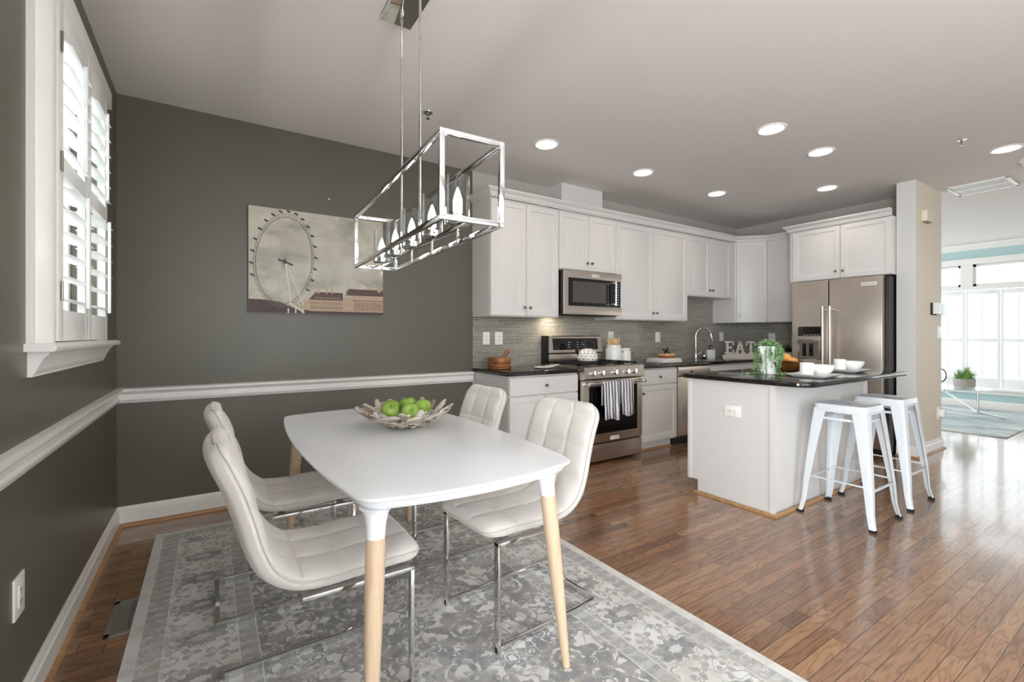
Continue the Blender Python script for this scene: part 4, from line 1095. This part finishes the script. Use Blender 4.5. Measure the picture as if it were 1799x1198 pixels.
dup(ch0, (.795, -1.365, 0), 0, 'far left cream tufted dining chair behind the nearest chair, by the chair rail wall')
dup(ch0, (1.657, -2.105, 0), R(184), 'near right cream tufted dining chair with its back toward the range')
dup(ch0, (1.63, -1.37, 0), R(181), 'far right cream tufted dining chair with its back before the left base cabinet')

# ================================================================== DRIFTWOOD BOWL AND APPLES
bx, by, bz = 1.315, -1.575, .751
m = MB(); random.seed(11)
def stick(p0, p1, w, t):
    p0, p1 = Vector(p0), Vector(p1); d = p1-p0; n = 7; pts = []; rs = []
    up_ = Vector((random.uniform(-1, 1), random.uniform(-1, 1), random.uniform(-1, 1)))*.06*d.length
    rings = []; ax = d.normalized(); u = ax.cross(Vector((0, 0, 1))).normalized(); v = u.cross(ax)
    ph = random.uniform(0, 6)
    for k in range(n):
        s = k/(n-1); c_ = p0+d*s+up_*math.sin(PI*s); r = max(.15, math.sin(PI*min(.95, max(.05, s)))**.35)*(1+.15*math.sin(ph+5*s))
        rings.append([tuple(c_+u*(w/2*r*math.cos(a))+v*(t/2*r*math.sin(a))) for a in [2*PI*j/8+.3 for j in range(8)]])
    m.ring(rings)
def bp(a, u, dz=0):   # point on the bowl surface: u = 0 centre .. 1 rim
    r = .075+.155*u; return (bx+r*math.cos(a), by+r*math.sin(a), bz+.012+.078*max(0, u)**1.3+dz)
for i in range(22):   # horizontal woven sticks
    for u in (.02, .28, .55, .8):
        a = 2*PI*i/22+random.uniform(-.2, .2)+u; da = random.uniform(.32, .5)*(1.2-.5*u)
        stick(bp(a-da/2, u, random.uniform(-.004, .008)), bp(a+da/2, u+random.uniform(-.03, .1), random.uniform(-.004, .01)), random.uniform(.020, .032), random.uniform(.012, .018))
for i in range(34):   # radial pieces at the rim
    a = 2*PI*i/34+random.uniform(-.06, .06); u0 = random.uniform(.35, .7); tw_ = random.uniform(-.25, .25)
    stick(bp(a, u0, .008), bp(a+tw_, 1.0+random.uniform(-.05, .10), random.uniform(.0, .022)), random.uniform(.026, .044), random.uniform(.012, .018))
for i in range(12):
    a = 2*PI*i/12; stick((bx+.0*math.cos(a), by, bz+.011), (bx+.1*math.cos(a), by+.1*math.sin(a), bz+.014), .03, .012)
build('driftwood_bowl', m, 'drift', None, 'round bowl of grey driftwood sticks on the white dining table', 'bowl', angle=60)
def mk_apple():
    a = local_thing('green_apple', 'x', 'apple', 'green apples in the driftwood bowl'); m = MB(); rings = []
    for k in range(1, 22):
        t_ = PI*k/22; r = .044*math.sin(t_)**.85*(1+.06*math.cos(t_)); z = .036+.037*math.cos(t_)-.014*math.exp(-(t_/.35)**2)+.006*math.exp(-((PI-t_)/.35)**2)
        rings.append([(r*(1+.02*math.cos(5*q))*math.cos(q), r*(1+.02*math.cos(5*q))*math.sin(q), z) for q in [2*PI*j/28 for j in range(28)]])
    m.ring(rings); build('skin', m, 'apple', a, angle=80)
    build('stem', MB().tube([(0, 0, .05), (.001, 0, .062), (.004, 0, .072)], [.0022, .0017, .002], 6), 'stem', a); return a
a0 = mk_apple()
ap = [((1.235, -1.565, .806), (R(25), R(-10), .3), 'leftmost green apple in the driftwood bowl'), ((1.325, -1.615, .818), (R(62), 0, R(-20)), 'large central green apple with its stem end facing the camera'),
      ((1.412, -1.565, .808), (R(20), R(25), 2), 'rightmost green apple in the driftwood bowl'), ((1.272, -1.480, .806), (0, 0, 1), 'green apple peeking out behind the left and central apples'), ((1.372, -1.475, .812), (R(10), 0, 4), 'green apple at the back right of the driftwood bowl')]
for k, (l_, r_, lb) in enumerate(ap):
    o = a0 if k == 0 else dup(a0, l_, 0, lb)
    o.location = l_; o.rotation_euler = r_; o['label'] = lb

# ================================================================== BAR STOOLS
def make_stool():
    root = local_thing('bar_stool', 'x', 'stool', 'white metal bar stools at the island')
    zt = .752; hs_ = .152
    m = MB()
    pts = rrect(-hs_, hs_, -hs_, hs_, (.035,)*4, 8)
    def rg_(d, z): return [(x*(1-d/hs_), y*(1-d/hs_), z) for x, y in pts]
    hole = [(.020*math.copysign(abs(math.cos(a))**.6, math.cos(a)), .011*math.copysign(abs(math.sin(a))**.6, math.sin(a)), zt-.006) for a in [R(90*q+90*k/8+(-0)) for q in range(4) for k in range(9)]]
    m.ring([rg_(-.001, zt-.052), rg_(-.004, zt-.034), rg_(-.001, zt-.030), rg_(-.001, zt-.008), rg_(.003, zt-.001), rg_(.010, zt), rg_(.022, zt-.001), rg_(.030, zt-.006), hole], True, (False, False))
    m.ring([rg_(.001, zt-.052), rg_(.003, zt-.012), [(x, y, z-.003) for x, y, z in hole]], True, (False, False))
    build('seat', m, 'stoolw', root)
    for sx in (-1, 1):
        for sy in (-1, 1):
            m = MB(); rings = []
            for z, o_, w_ in ((zt-.03, .1515, .078), (.60, .165, .068), (.40, .184, .054), (.22, .200, .042), (.10, .206, .034), (.04, .216, .031), (.015, .223, .031)):
                pr = []
                r_ = .012
                arc = [(o_-r_+r_*math.cos(R(t_)), o_-r_+r_*math.sin(R(t_))) for t_ in (0, 30, 60, 90)]
                outer = [(o_, o_-w_)]+arc+[(o_-w_, o_)]
                inner = [(o_-w_, o_-.0035)]+[(x-.003, y-.003) for x, y in arc[::-1]]+[(o_-.0035, o_-w_)]
                rings.append([(sx*x, sy*y, z) for x, y in outer+inner])
            m.ring(rings); lg = build('leg', m, 'stoolw', root)
            m = MB(); m.ring([[(sx*x, sy*y, z) for x, y in ((.1915-.0, .1915), (.2245, .1915), (.2245, .2245), (.1915, .2245))] for z in (.0, .017)], smooth=False)
            build('foot_pad', m, 'rubber', lg)
            m = MB()     # raised rib on the lower leg
            for t1, t2 in (((.197, .197), 0),):
                pass
    for k, (z, o_) in enumerate(((.235, .188), (.655, .150))):
        for sx in (-1, 1):
            m = MB(); 
            if k == 0: m.box(-o_+.02, o_-.02, sx*o_-.009, sx*o_+.009, z-.004, z+.004, .002)
            else: m.box(-o_, o_, sx*(o_-.008)-.002, sx*(o_-.008)+.002, z-.008, z+.008, .001)
            build('footrest' if k == 0 else 'brace', m, 'stoolw', root)
            m = MB(); 
            if k == 0: m.box(sx*o_-.009, sx*o_+.009, -o_+.02, o_-.02, z+.02, z+.028, .002)
            else: m.box(sx*(o_-.008)-.002, sx*(o_-.008)+.002, -o_, o_, z-.008, z+.008, .001)
            build('footrest' if k == 0 else 'brace', m, 'stoolw', root)
    return root
s0 = make_stool(); s0.location = (4.10, -2.447, 0); s0.rotation_euler = (0, 0, 0); s0['label'] = 'white metal bar stool nearer the camera at the island'
dup(s0, (4.733, -2.447, 0), 0, 'white metal bar stool farther away, by the refrigerator end of the island')

# ================================================================== THINGS ON THE COUNTERS
Zc = .905
# wooden box
wb = thing('wooden_box', 'round acacia wooden box with a scoop handle on the left counter', 'box', (2.68, -.21, Zc))
cx_, cy_ = 2.70, -.225
build('base', MB().lathe([(.100, 0), (.108, .006), (.108, .016), (.10, .02)], (cx_, cy_, Zc), 40), 'acacia', wb)
build('container', MB().lathe([(.102, .02), (.106, .026), (.106, .042), (.100, .046), (.104, .05), (.107, .07), (.106, .098), (.102, .104), (.0, .104)], (cx_, cy_, Zc), 40), 'acacia', wb)
m = MB(); m.tube([(cx_+.015, cy_-.02, Zc+.10), (cx_+.035, cy_-.03, Zc+.118), (cx_+.06, cy_-.035, Zc+.15)], [.014, .011, .021], 14); m.blob((cx_+.066, cy_-.036, Zc+.156), (.024, .02, .02), 8)
build('scoop', m, 'acacia', wb)
# spoon rest
m = MB(); sx_, sy_ = 3.06, -.40
rings = []
for d, z in ((.55, .004), (.8, .002), (1.0, .010), (1.02, .016), (.96, .015), (.75, .008), (.45, .007)):
    rings.append([(sx_+(.085*d+.05*d*max(0, math.cos(a))**3)*math.cos(a), sy_+.075*d*math.sin(a), Zc+z) for a in [2*PI*j/40 for j in range(40)]])
m.ring(rings)
m.ring([[(sx_+.05+s*.14, sy_+.0+yy_*(.055-.03*s), Zc+.008+.01*s+.008*(abs(yy_))) for yy_ in (-1, -.5, 0, .5, 1)] for s in [k/6 for k in range(7)]], close=False)
sp = build('spoon_rest', m, 'ceramic', None, 'white ceramic spoon rest on the counter left of the range', 'spoon rest')
sd = sp.modifiers.new('t', 'SOLIDIFY'); sd.thickness = .003
# kettle
kx, ky, kz = 3.71, -.30, .949
kt = thing('kettle', 'white tea kettle with black polka dots on the range', 'kettle', (kx, ky, kz))
kp = [(.088, 0), (.100, .006), (.103, .03), (.100, .06), (.089, .09), (.069, .112), (.042, .124), (.03, .127)]
m = MB(); m.lathe(kp, (kx, ky, kz), 40)
build('body', m, 'ceramic', kt, angle=60)
m = MB()
for row, (r, z, nz_) in enumerate(((.1023, .022, .05), (.1008, .052, .1), (.094, .08, .55), (.0755, .106, .9))):
    for i in range(14 if row < 3 else 10):
        a = 2*PI*(i+.5*(row % 2))/(14 if row < 3 else 10); c_ = Vector((kx+r*math.cos(a), ky+r*math.sin(a), kz+z)); n_ = Vector((math.cos(a), math.sin(a), nz_)).normalized()
        u = n_.cross(Vector((0, 0, 1))).normalized(); v = n_.cross(u)
        m.add([tuple(c_+n_*.0018+(u*math.cos(q)+v*math.sin(q))*.0055) for q in [2*PI*j/8 for j in range(8)]]+[tuple(c_-n_*.002+(u*math.cos(q)+v*math.sin(q))*.0055) for q in [2*PI*j/8 for j in range(8)]], [tuple(range(8))]+[(j, (j+1) % 8, 8+(j+1) % 8, 8+j) for j in range(8)])
build('polka_dots', m, 'black', kt)
dirk = Vector((.8368, -.5476, 0))
m = MB(); m.tube([Vector((kx, ky, kz+.10))-dirk*.085+Vector((0, 0, z))*1 - dirk*o for o, z in ((0, -.03), (.02, -.005), (.035, .012))], [.022, .017, .013], 14); build('spout', m, 'black', kt)
m = MB(); pts = []
for k in range(15):
    a = R(-15+205*k/14); pts.append(Vector((kx, ky, kz+.148))+dirk*(.068*math.cos(a))+Vector((0, 0, .062*math.sin(a))))
m.tube(pts, .0085, 10); build('handle', m, 'black', kt)
m = MB(); m.lathe([(.034, .125), (.028, .133), (.006, .136), (.006, .146), (.012, .150), (.010, .158), (.002, .160)], (kx, ky, kz), 20); build('lid', m, 'black', kt)
# utensil crock + canister
ck = thing('utensil_crock', 'large white ceramic crock of wooden utensils right of the range', 'crock', (4.213, -.2, Zc))
cp = [(.082, 0), (.090, .006), (.091, .15), (.086, .162), (.078, .168), (.078, .186), (.084, .19), (.084, .20), (.076, .20), (.074, .165), (.074, .02), (.0, .02)]
build('body', MB().lathe([(r, z) for r, z in cp], (4.213, -.17, Zc), 40), 'ceramic', ck)
def loopknob(x, y, z, parent):
    m = MB(); m.tube([(x-.012, y, z), (x-.012, y-.012, z+.002), (x-.008, y-.018, z-.010), (x+.012, y-.018, z-.012), (x+.016, y-.012, z), (x+.016, y, z)], .003, 6); build('clasp', m, 'nickel', parent)
loopknob(4.245, -.255, Zc+.13, ck)
cn = thing('canister', 'small white ceramic canister beside the large utensil crock', 'canister', (4.375, -.19, Zc))
build('body', MB().lathe([(.056, 0), (.062, .005), (.062, .118), (.058, .128), (.050, .132), (.050, .142), (.0, .142)], (4.375, -.19, Zc), 32), 'ceramic', cn)
build('lid', MB().lathe([(.056, .142), (.058, .146), (.058, .158), (.054, .162), (.0, .163)], (4.375, -.19, Zc), 32), 'ceramic', cn)
loopknob(4.405, -.246, Zc+.10, cn)
ul = [('wooden_spoon', 'wooden spoon leaning left in the utensil crock', -.072, -.01, .026, .05), ('wooden_spoon', 'wooden spoon second from the left in the utensil crock', -.034, .012, .024, .045), ('wooden_spoon', 'round slotted wooden spoon in the middle of the crock', .008, -.018, .032, .038), ('wooden_spatula', 'wooden spatula leaning right in the utensil crock', .072, 0, .016, .05)]
for nm, lb, lx, ly, bw, bl in ul:
    p0 = Vector((4.213+lx*.2, -.17+ly*.2, Zc+.03)); p1 = Vector((4.213+lx*1.02, -.17+ly, Zc+.235)); d = (p1-p0).normalized()
    m = MB(); m.tube([p0, p1-d*bl*.8], [.005, .006], 8)
    u = d.cross(Vector((.5476, .8368, 0))).normalized(); w_ = Vector((.5476, .8368, 0))
    m.ring([[tuple(p1+d*(bl*t_)+u*(bw*math.sqrt(max(.02, 1-t_*t_))*math.cos(q))+w_*(.005*math.sin(q))) for q in [2*PI*j/12 for j in range(12)]] for t_ in (-1, -.8, -.4, 0, .4, .8, 1)])
    build(nm, m, 'utensil', None, lb, 'utensil', 'wooden utensils in the crock')
# books, blocks, jack
def book(x, y, z, w, d, t, rz, label, group, cover='book', pages='paper', nm='book'):
    b_ = thing(nm, label, 'book', (x, y, z), group)
    T_ = Matrix.Translation((x, y, z)) @ Matrix.Rotation(rz, 4, 'Z')
    m = MB(); m.T = T_; m.box(-w/2, w/2, -d/2, d/2, 0, .003, .0005); m.box(-w/2, w/2, -d/2, d/2, t-.003, t, .0005); m.box(-w/2, -w/2+.003, -d/2, d/2, .003, t-.003); build('cover', m, cover, b_)
    m = MB(); m.T = T_; m.box(-w/2+.004, w/2-.006, -d/2+.006, d/2-.006, .003, t-.003); build('pages', m, pages, b_)
book(4.90, -.30, Zc, .31, .25, .020, R(-8), 'bottom white book of the stack right of the range', 'books right of the range')
book(4.90, -.30, Zc+.0203, .30, .24, .020, R(-6), 'upper white book under the two wooden blocks', 'books right of the range')
build('wooden_block', MB().box(4.85, 5.03, -.35, -.25, Zc+.0406, Zc+.065, .003), 'acacia', None, 'lower dark wooden block on top of the white books', 'block')
build('wooden_block', MB().box(4.86, 5.035, -.345, -.255, Zc+.0653, Zc+.093, .003), 'utensil', None, 'upper pale wooden block under the black jack ornament', 'block')
m = MB(); c_ = Vector((4.93, -.30, Zc+.119)); random.seed(5)
for d in ((1, .2, .3), (-.3, 1, .5), (.3, -.5, 1), (.9, -.5, -.5), (-.7, -.7, .5)):
    d = Vector(d).normalized()*.042; m.tube([c_-d*.6, c_+d], .005, 8); m.blob(tuple(c_+d), (.010,)*3, 6); m.blob(tuple(c_-d*.6), (.009,)*3, 6)
build('jack_ornament', m, 'iron', None, 'black jack-shaped ornament on the wooden blocks', 'ornament', angle=60)
# faucet
fc = thing('kitchen_faucet', 'tall chrome gooseneck faucet on the back counter', 'faucet', (5.745, -.12, Zc))
m = MB(); bxp = Vector((5.745, -.12, Zc)); fd = Vector((.80, -.60, 0)).normalized()
build('base', MB().lathe([(.028, 0), (.026, .008), (.018, .014), (.017, .12), (.012, .128)], tuple(bxp), 24), 'chrome', fc)
pts = [bxp+Vector((0, 0, .12)), bxp+Vector((0, 0, .30))]
for k in range(1, 13): a = R(180-180*k/12*.92); pts.append(bxp+Vector((0, 0, .30))+fd*(.095+.095*math.cos(a))+Vector((0, 0, .095*math.sin(a))))
m.tube(pts, .0115, 12); build('neck', m, 'chrome', fc)
e = pts[-1]; m = MB(); m.tube([e, e+Vector((0, 0, -.05))+fd*.012, e+Vector((0, 0, -.10))+fd*.022], [.013, .016, .014], 14); build('spray_head', m, 'chrome', fc)
m = MB(); m.tube([bxp+Vector((0, 0, .05)), bxp+fd*.03+Vector((0, 0, .055)), bxp+fd*.07+Vector((0, 0, .09))], [.010, .007, .006], 10); build('lever', m, 'chrome', fc)
# soap dispenser
sd_ = thing('soap_dispenser', 'square grey stone soap dispenser with black pump by the faucet', 'soap dispenser', (6.0, -.15, Zc))
m = MB(); m.T = Matrix.Translation((6.0, -.15, Zc)) @ Matrix.Rotation(R(-33), 4, 'Z'); m.box(-.052, .052, -.045, .045, 0, .115, .003); build('body', m, 'stoneblock', sd_)
m = MB(); m.T = Matrix.Translation((6.0, -.15, Zc)) @ Matrix.Rotation(R(-33), 4, 'Z'); m.cyl((0, 0, .115), (0, 0, .135), .014); m.cyl((0, 0, .135), (0, 0, .165), .005); m.box(-.012, .012, -.04, .012, .163, .175, .002); build('pump', m, 'black', sd_)
m = MB(); m.blob((5.86, -.16, Zc+.03), (.035, .035, .03), 8)
build('scrubber', m, 'chrome', None, 'small round metal scrubber between the faucet and soap dispenser', 'scrubber')
# EAT sign facing the camera diagonally
es = thing('eat_sign', 'whitewashed wooden letters EAT standing on a shaped base', 'sign', (6.27, -.45, Zc), rotz=R(-33.2-22))
es.location = (6.275, -.40, Zc); es.rotation_euler = (0, 0, R(-45))
m = MB(); m.prism([(-.205, 0), (.205, 0), (.215, .015), (.21, .04), (.195, .052), (.17, .052), (.165, .062), (-.165, .062), (-.17, .052), (-.195, .052), (-.21, .04), (-.215, .015)], -.025, .025, 'y')
build('base', m, 'driedwood', es)
zb = .062
def letter(name, polys):
    m = MB()
    for p in polys: m.prism(p, -.012, .012, 'y')
    build(name, m, 'driedwood', es)
def bxp_(x0, x1, z0, z1): return [(x0, zb+z0), (x1, zb+z0), (x1, zb+z1), (x0, zb+z1)]
hL = .165
letter('letter', [bxp_(-.185, -.075, 0, .024), bxp_(-.168, -.138, .024, hL-.024), bxp_(-.185, -.075, hL-.024, hL), bxp_(-.138, -.105, .072, .092), bxp_(-.090, -.072, 0, .052), bxp_(-.090, -.072, hL-.052, hL), bxp_(-.112, -.098, .06, .104)])
letter('letter', [[(-.05, zb+.02), (-.022, zb+.02), (.010, zb+hL), (-.012, zb+hL)], [(.05, zb+.02), (.022, zb+.02), (-.012, zb+hL), (.012, zb+hL)], bxp_(-.032, .032, .052, .072), bxp_(-.065, -.012, 0, .022), bxp_(.012, .065, 0, .022)])
letter('letter', [bxp_(.075, .185, hL-.024, hL), bxp_(.115, .145, .022, hL-.024), bxp_(.098, .162, 0, .022), [(.070, zb+hL-.056), (.088, zb+hL-.06), (.094, zb+hL), (.078, zb+hL)], [(.190, zb+hL-.056), (.172, zb+hL-.06), (.166, zb+hL), (.182, zb+hL)]])
# dark fern by the refrigerator
random.seed(9)
fp = thing('potted_fern', 'dark green fern in a low pot on the counter beside the refrigerator', 'plant', (6.72, -.80, Zc))
build('pot', MB().lathe([(.05, 0), (.06, .01), (.07, .09), (.065, .09), (.055, .03)], (6.72, -.80, Zc), 24), 'ceramic', fp)
m = MB()
for i in range(34):
    a = random.uniform(0, 2*PI); ln = random.uniform(.12, .21); el_ = random.uniform(.3, 1.3)
    base_ = Vector((6.72, -.80, Zc+.08)); dx = Vector((math.cos(a), math.sin(a), 0)); prev = base_
    for k in range(1, 12):
        s = k/11; p = base_+dx*ln*s*math.cos(el_*(1-.5*s))+Vector((0, 0, ln*(math.sin(el_)*s*1.3-.5*s*s)))
        if p.x > 6.86: p.x = 6.86
        if p.z < Zc+.01: p.z = Zc+.01
        for sg in (-1, 1):
            u = dx.cross(Vector((0, 0, 1)))*sg; L2 = .03*(1-s*.7)
            m.add([tuple(prev), tuple(prev+u*L2+Vector((0, 0, -.004))+dx*.012), tuple(p)], [(0, 1, 2)])
        prev = p
build('fronds', m, 'fern', fp)

# ================================================================== THINGS ON THE ISLAND
Zi = .912
pv = thing('fluted_pitcher', 'white fluted ceramic pitcher holding a trailing plant on the island', 'pitcher', (4.06, -1.93, Zi))
px_, py_ = 4.06, -1.93
m = MB(); rings = []
for r, z in ((.050, 0), (.056, .004), (.054, .02), (.046, .06), (.038, .085), (.036, .094), (.040, .100), (.044, .13), (.046, .17), (.048, .20), (.050, .215), (.046, .214), (.042, .17), (.034, .10)):
    rings.append([(px_+r*(1+.03*math.cos(22*a))*math.cos(a), py_+r*(1+.03*math.cos(22*a))*math.sin(a), Zi+z) for a in [2*PI*j/132 for j in range(132)]])
m.ring(rings); build('body', m, 'ceramic', pv, angle=60)
m = MB(); m.tube([Vector((px_, py_, Zi))+dirk*o+Vector((0, 0, z)) for o, z in ((.044, .19), (.075, .195), (.082, .18), (.082, .12), (.074, .10), (.044, .105))], .010, 8, flat=rect(.022, .016)); build('handle', m, 'ceramic', pv)
m = MB(); m.tube([Vector((px_, py_, Zi))-dirk*o+Vector((0, 0, z)) for o, z in ((.035, .16), (.055, .185), (.066, .212))], [.022, .018, .012], 10); build('spout', m, 'ceramic', pv)
random.seed(21)
tp_ = thing('trailing_plant', 'green trailing string plant spilling from the white pitcher', 'plant', (px_, py_, Zi+.2))
ms = MB(); ml = MB()
def leaf(m, p, n_, r):
    n_ = n_.normalized(); u = n_.orthogonal().normalized(); v = n_.cross(u)
    q = random.uniform(0, 6); u, v = u*math.cos(q)+v*math.sin(q), v*math.cos(q)-u*math.sin(q)
    m.add([tuple(p-u*r), tuple(p+v*r*.55+n_*r*.2), tuple(p+u*r), tuple(p-v*r*.55+n_*r*.2)], [(0, 1, 2, 3)])
for i in range(46):
    a = random.uniform(0, 2*PI); out = random.uniform(.045, .095); tipz = random.choice([.0, .0, .02, .05, .10, .13])+.004
    dv_ = Vector((math.cos(a), math.sin(a), 0)); c_ = Vector((px_, py_, Zi)); pts = []
    top = Vector((0, 0, .225+random.uniform(0, .035)))
    ext = random.uniform(.0, .12) if tipz < .01 else 0
    n = 22
    for k in range(n):
        s = k/(n-1)
        if s < .3: q = s/.3; p = c_+dv_*(out*q)+top*(1-.0*q)+Vector((0, 0, .015*math.sin(PI*q)-.03*q))
        elif s < .85 or ext == 0: q = (s-.3)/(.55 if ext else .7); z0_ = .195; p = c_+dv_*(out+.012*math.sin(3*q))+Vector((0, 0, z0_+(tipz-z0_)*min(1, q)))
        else: q = (s-.85)/.15; p = c_+dv_*(out+ext*q)+Vector((0, 0, .006))
        p = p+Vector((random.uniform(-.003, .003), random.uniform(-.003, .003), 0)); p.z = max(p.z, Zi+.003); pts.append(p)
        for _ in range(3): leaf(ml, p+Vector((random.uniform(-.008, .008), random.uniform(-.008, .008), random.uniform(0, .008))), Vector((random.uniform(-1, 1), random.uniform(-1, 1), random.uniform(0, 1))), random.uniform(.005, .0085))
    ms.tube(pts, .0012, 4)
for side, ln in ((-1, .17), (1, .22), (-.8, .13), (1.0, .16)):
    for j in range(5):
        for k in range(26):
            s = k/25; p = Vector((px_, py_, Zi))+dirk*side*(.04+ln*s)+Vector((.3, .5, 0))*random.uniform(-.06, .05)*(1-.5*s)+Vector((0, 0, .004+.02*random.random()*(1-s)))
            leaf(ml, p, Vector((random.uniform(-1, 1), random.uniform(-1, 1), 1)), random.uniform(.005, .009))
build('stems', ms, 'vine', tp_); build('leaves', ml, 'vine', tp_)
# burl bowl with oranges
wbx, wby = 4.45, -1.90
m = MB(); rings = []
def burl(d, z, k=1):
    r = []
    for j in range(48):
        a = 2*PI*j/48; w_ = 1+.10*math.sin(3*a+1)+.05*math.sin(7*a); r.append((wbx+.150*d*w_*math.cos(a), wby+.13*d*w_*math.sin(a), Zi+z*(1+(.18*math.sin(2*a+.8))*(z > .05))))
    return r
m.ring([burl(.25, 0), burl(.42, .006), burl(.66, .026), burl(.86, .05), burl(1.02, .078), burl(.96, .084), burl(.80, .058), burl(.55, .030), burl(.2, .018)])
build('wooden_bowl', m, 'burl', None, 'irregular dark burl wood bowl of oranges on the island', 'bowl', angle=60)
for k, (x, y, z, lb) in enumerate(((4.40, -1.93, .042, 'orange nearest the trailing plant in the wooden bowl'), (4.495, -1.90, .046, 'orange on the right side of the wooden bowl'), (4.45, -1.87, .078, 'top orange of the pile in the wooden bowl'))):
    m = MB(); m.blob((x, y, Zi+z+.034), (.040, .040, .038), 12); build('orange', m, 'orange', None, lb, 'fruit', 'oranges in the wooden bowl', angle=60)
# place settings
def square_plate(cx, cy, label, rz=0):
    m = MB(); m.T = Matrix.Translation((cx, cy, Zi)) @ Matrix.Rotation(rz, 4, 'Z')
    def sq(h, z, bow=.0): 
        p = rrect(-h, h, -h, h, (.004,)*4, 4); return [(x, y, z+bow*((abs(x)/h)*(abs(y)/h))**4) for x, y in p]
    m.ring([sq(.085, 0), sq(.095, .002), sq(.128, .014, .010), sq(.130, .018, .010), sq(.122, .0165, .008), sq(.09, .006), sq(.03, .005)], smooth=False)
    return build('square_plate', m, 'ceramic', None, label, 'plate', 'square plates on the island')
def mug(cx, cy, z, label):
    g = thing('mug', label, 'mug', (cx, cy, z), 'mugs on the island')
    build('body', MB().lathe([(.036, 0), (.041, .004), (.0425, .02), (.0425, .094), (.041, .096), (.039, .094), (.038, .01), (.0, .008)], (cx, cy, z), 32), 'ceramic', g)
    m = MB(); m.tube([(cx+.5*.04, cy+.84*.04, z+.075), (cx+.5*.066, cy+.84*.066, z+.072), (cx+.5*.07, cy+.84*.07, z+.045), (cx+.5*.06, cy+.84*.06, z+.026), (cx+.5*.04, cy+.84*.04, z+.022)], .0055, 8); build('handle', m, 'ceramic', g)
def bowl(cx, cy, z, label):
    build('cereal_bowl', MB().lathe([(.028, 0), (.034, .003), (.044, .012), (.066, .035), (.077, .058), (.080, .074), (.078, .076), (.075, .072), (.063, .038), (.04, .014), (.0, .010)], (cx, cy, z), 40), 'ceramic', None, label, 'bowl', 'white bowls on the island')
p1c = (4.075, -2.245); p2c = (4.80, -2.165)
square_plate(*p1c, 'square white plate nearer the camera on the island'); square_plate(*p2c, 'square white plate farther away on the island')
dk = Vector((.8368, -.5476))
mug(p1c[0]-dk.x*.052, p1c[1]-dk.y*.052, Zi+.008, 'white mug on the nearer square plate'); bowl(p1c[0]+dk.x*.068+.012, p1c[1]+dk.y*.068+.018, Zi+.0115, 'white bowl beside the mug on the nearer plate')
mug(p2c[0]-dk.x*.052, p2c[1]-dk.y*.052, Zi+.008, 'white mug on the farther square plate'); bowl(p2c[0]+dk.x*.068+.012, p2c[1]+dk.y*.068+.018, Zi+.0115, 'white bowl beside the mug on the farther plate')

# ================================================================== LIVING ROOM THINGS
m = MB(); m.prism([(8.30, -2.46), (11.12, -2.46), (11.12, .3), (8.30, .3)], 0, .012)
build('living_rug', m, 'rug2', None, 'pale blue abstract rug in the bright room beyond the partition', 'rug')
ct = thing('coffee_table', 'oval glass coffee table with curved chrome legs in the living room', 'coffee table', (9.75, -1.35, .012))
m = MB(); pts = [(9.75+.42*math.cos(a), -1.44+.62*math.sin(a)) for a in [2*PI*j/48 for j in range(48)]]
m.prism(pts, .428, .440); build('glass_top', m, 'tabglass', ct)
for sg in (-1, 1):
    m = MB(); y0_ = -1.44
    m.tube([(9.75+sg*.1, y0_+sg*.5, .42), (9.75+sg*.1, y0_+sg*.5, .11)], .014, 10)
    build('upright', m, 'chrome', ct)
    m = MB(); m.tube([(9.75-sg*.35, y0_-sg*.2, .41), (9.75-sg*.2, y0_+sg*.1, .33), (9.75, y0_+sg*.35, .20), (9.75+sg*.1, y0_+sg*.5, .11), (9.75-sg*.15 if sg < 0 else 9.9, y0_+sg*.74, .027)], .012, 10)
    build('curved_leg', m, 'chrome', ct)
pl = thing('potted_grass', 'bushy green grass plant in a grey stone pot on the glass coffee table', 'plant', (9.88, -1.75, .44))
build('pot', MB().lathe([(.105, 0), (.118, .006), (.122, .125), (.11, .125), (.10, .09), (.0, .09)], (9.88, -1.75, .44), 32), 'planter', pl)
m = MB(); random.seed(31)
for i in range(260):
    a = random.uniform(0, 2*PI); r0 = random.uniform(0, .10); ln = random.uniform(.10, .24); lean = random.uniform(.1, 1.1)
    b0 = Vector((9.88+r0*math.cos(a), -1.75+r0*math.sin(a), .545)); dx = Vector((math.cos(a), math.sin(a), 0)); u = dx.cross(Vector((0, 0, 1)))*.007; pr = []
    for k in range(5):
        s = k/4; p = b0+dx*ln*s*math.sin(lean*(.4+.6*s))+Vector((0, 0, ln*s*math.cos(lean*(.3+.7*s)))); pr.append((p, 1-s*.9))
    m.ring([[tuple(p+u*w), tuple(p-u*w)] for p, w in pr], close=False)
build('grass_blades', m, 'grass', pl)
book(9.80, -1.33, .441, .26, .34, .025, .2, 'lower book at the back of the glass coffee table', 'books on the glass coffee table')
book(9.80, -1.33, .4665, .24, .32, .022, .05, 'upper book under the black wire sculpture', 'books on the glass coffee table', 'vent')
m = MB(); c_ = Vector((9.80, -1.36, .60)); pts = []
for k in range(60):
    a = 2*PI*k/60; pts.append(c_+Vector((.03*math.sin(3*a), .20*math.sin(a), .10*math.sin(2*a))))
m.tube(pts, .008, 8, closed=True)
build('wire_sculpture', m, 'iron', None, 'black looping wire sculpture on the books in the living room', 'sculpture')
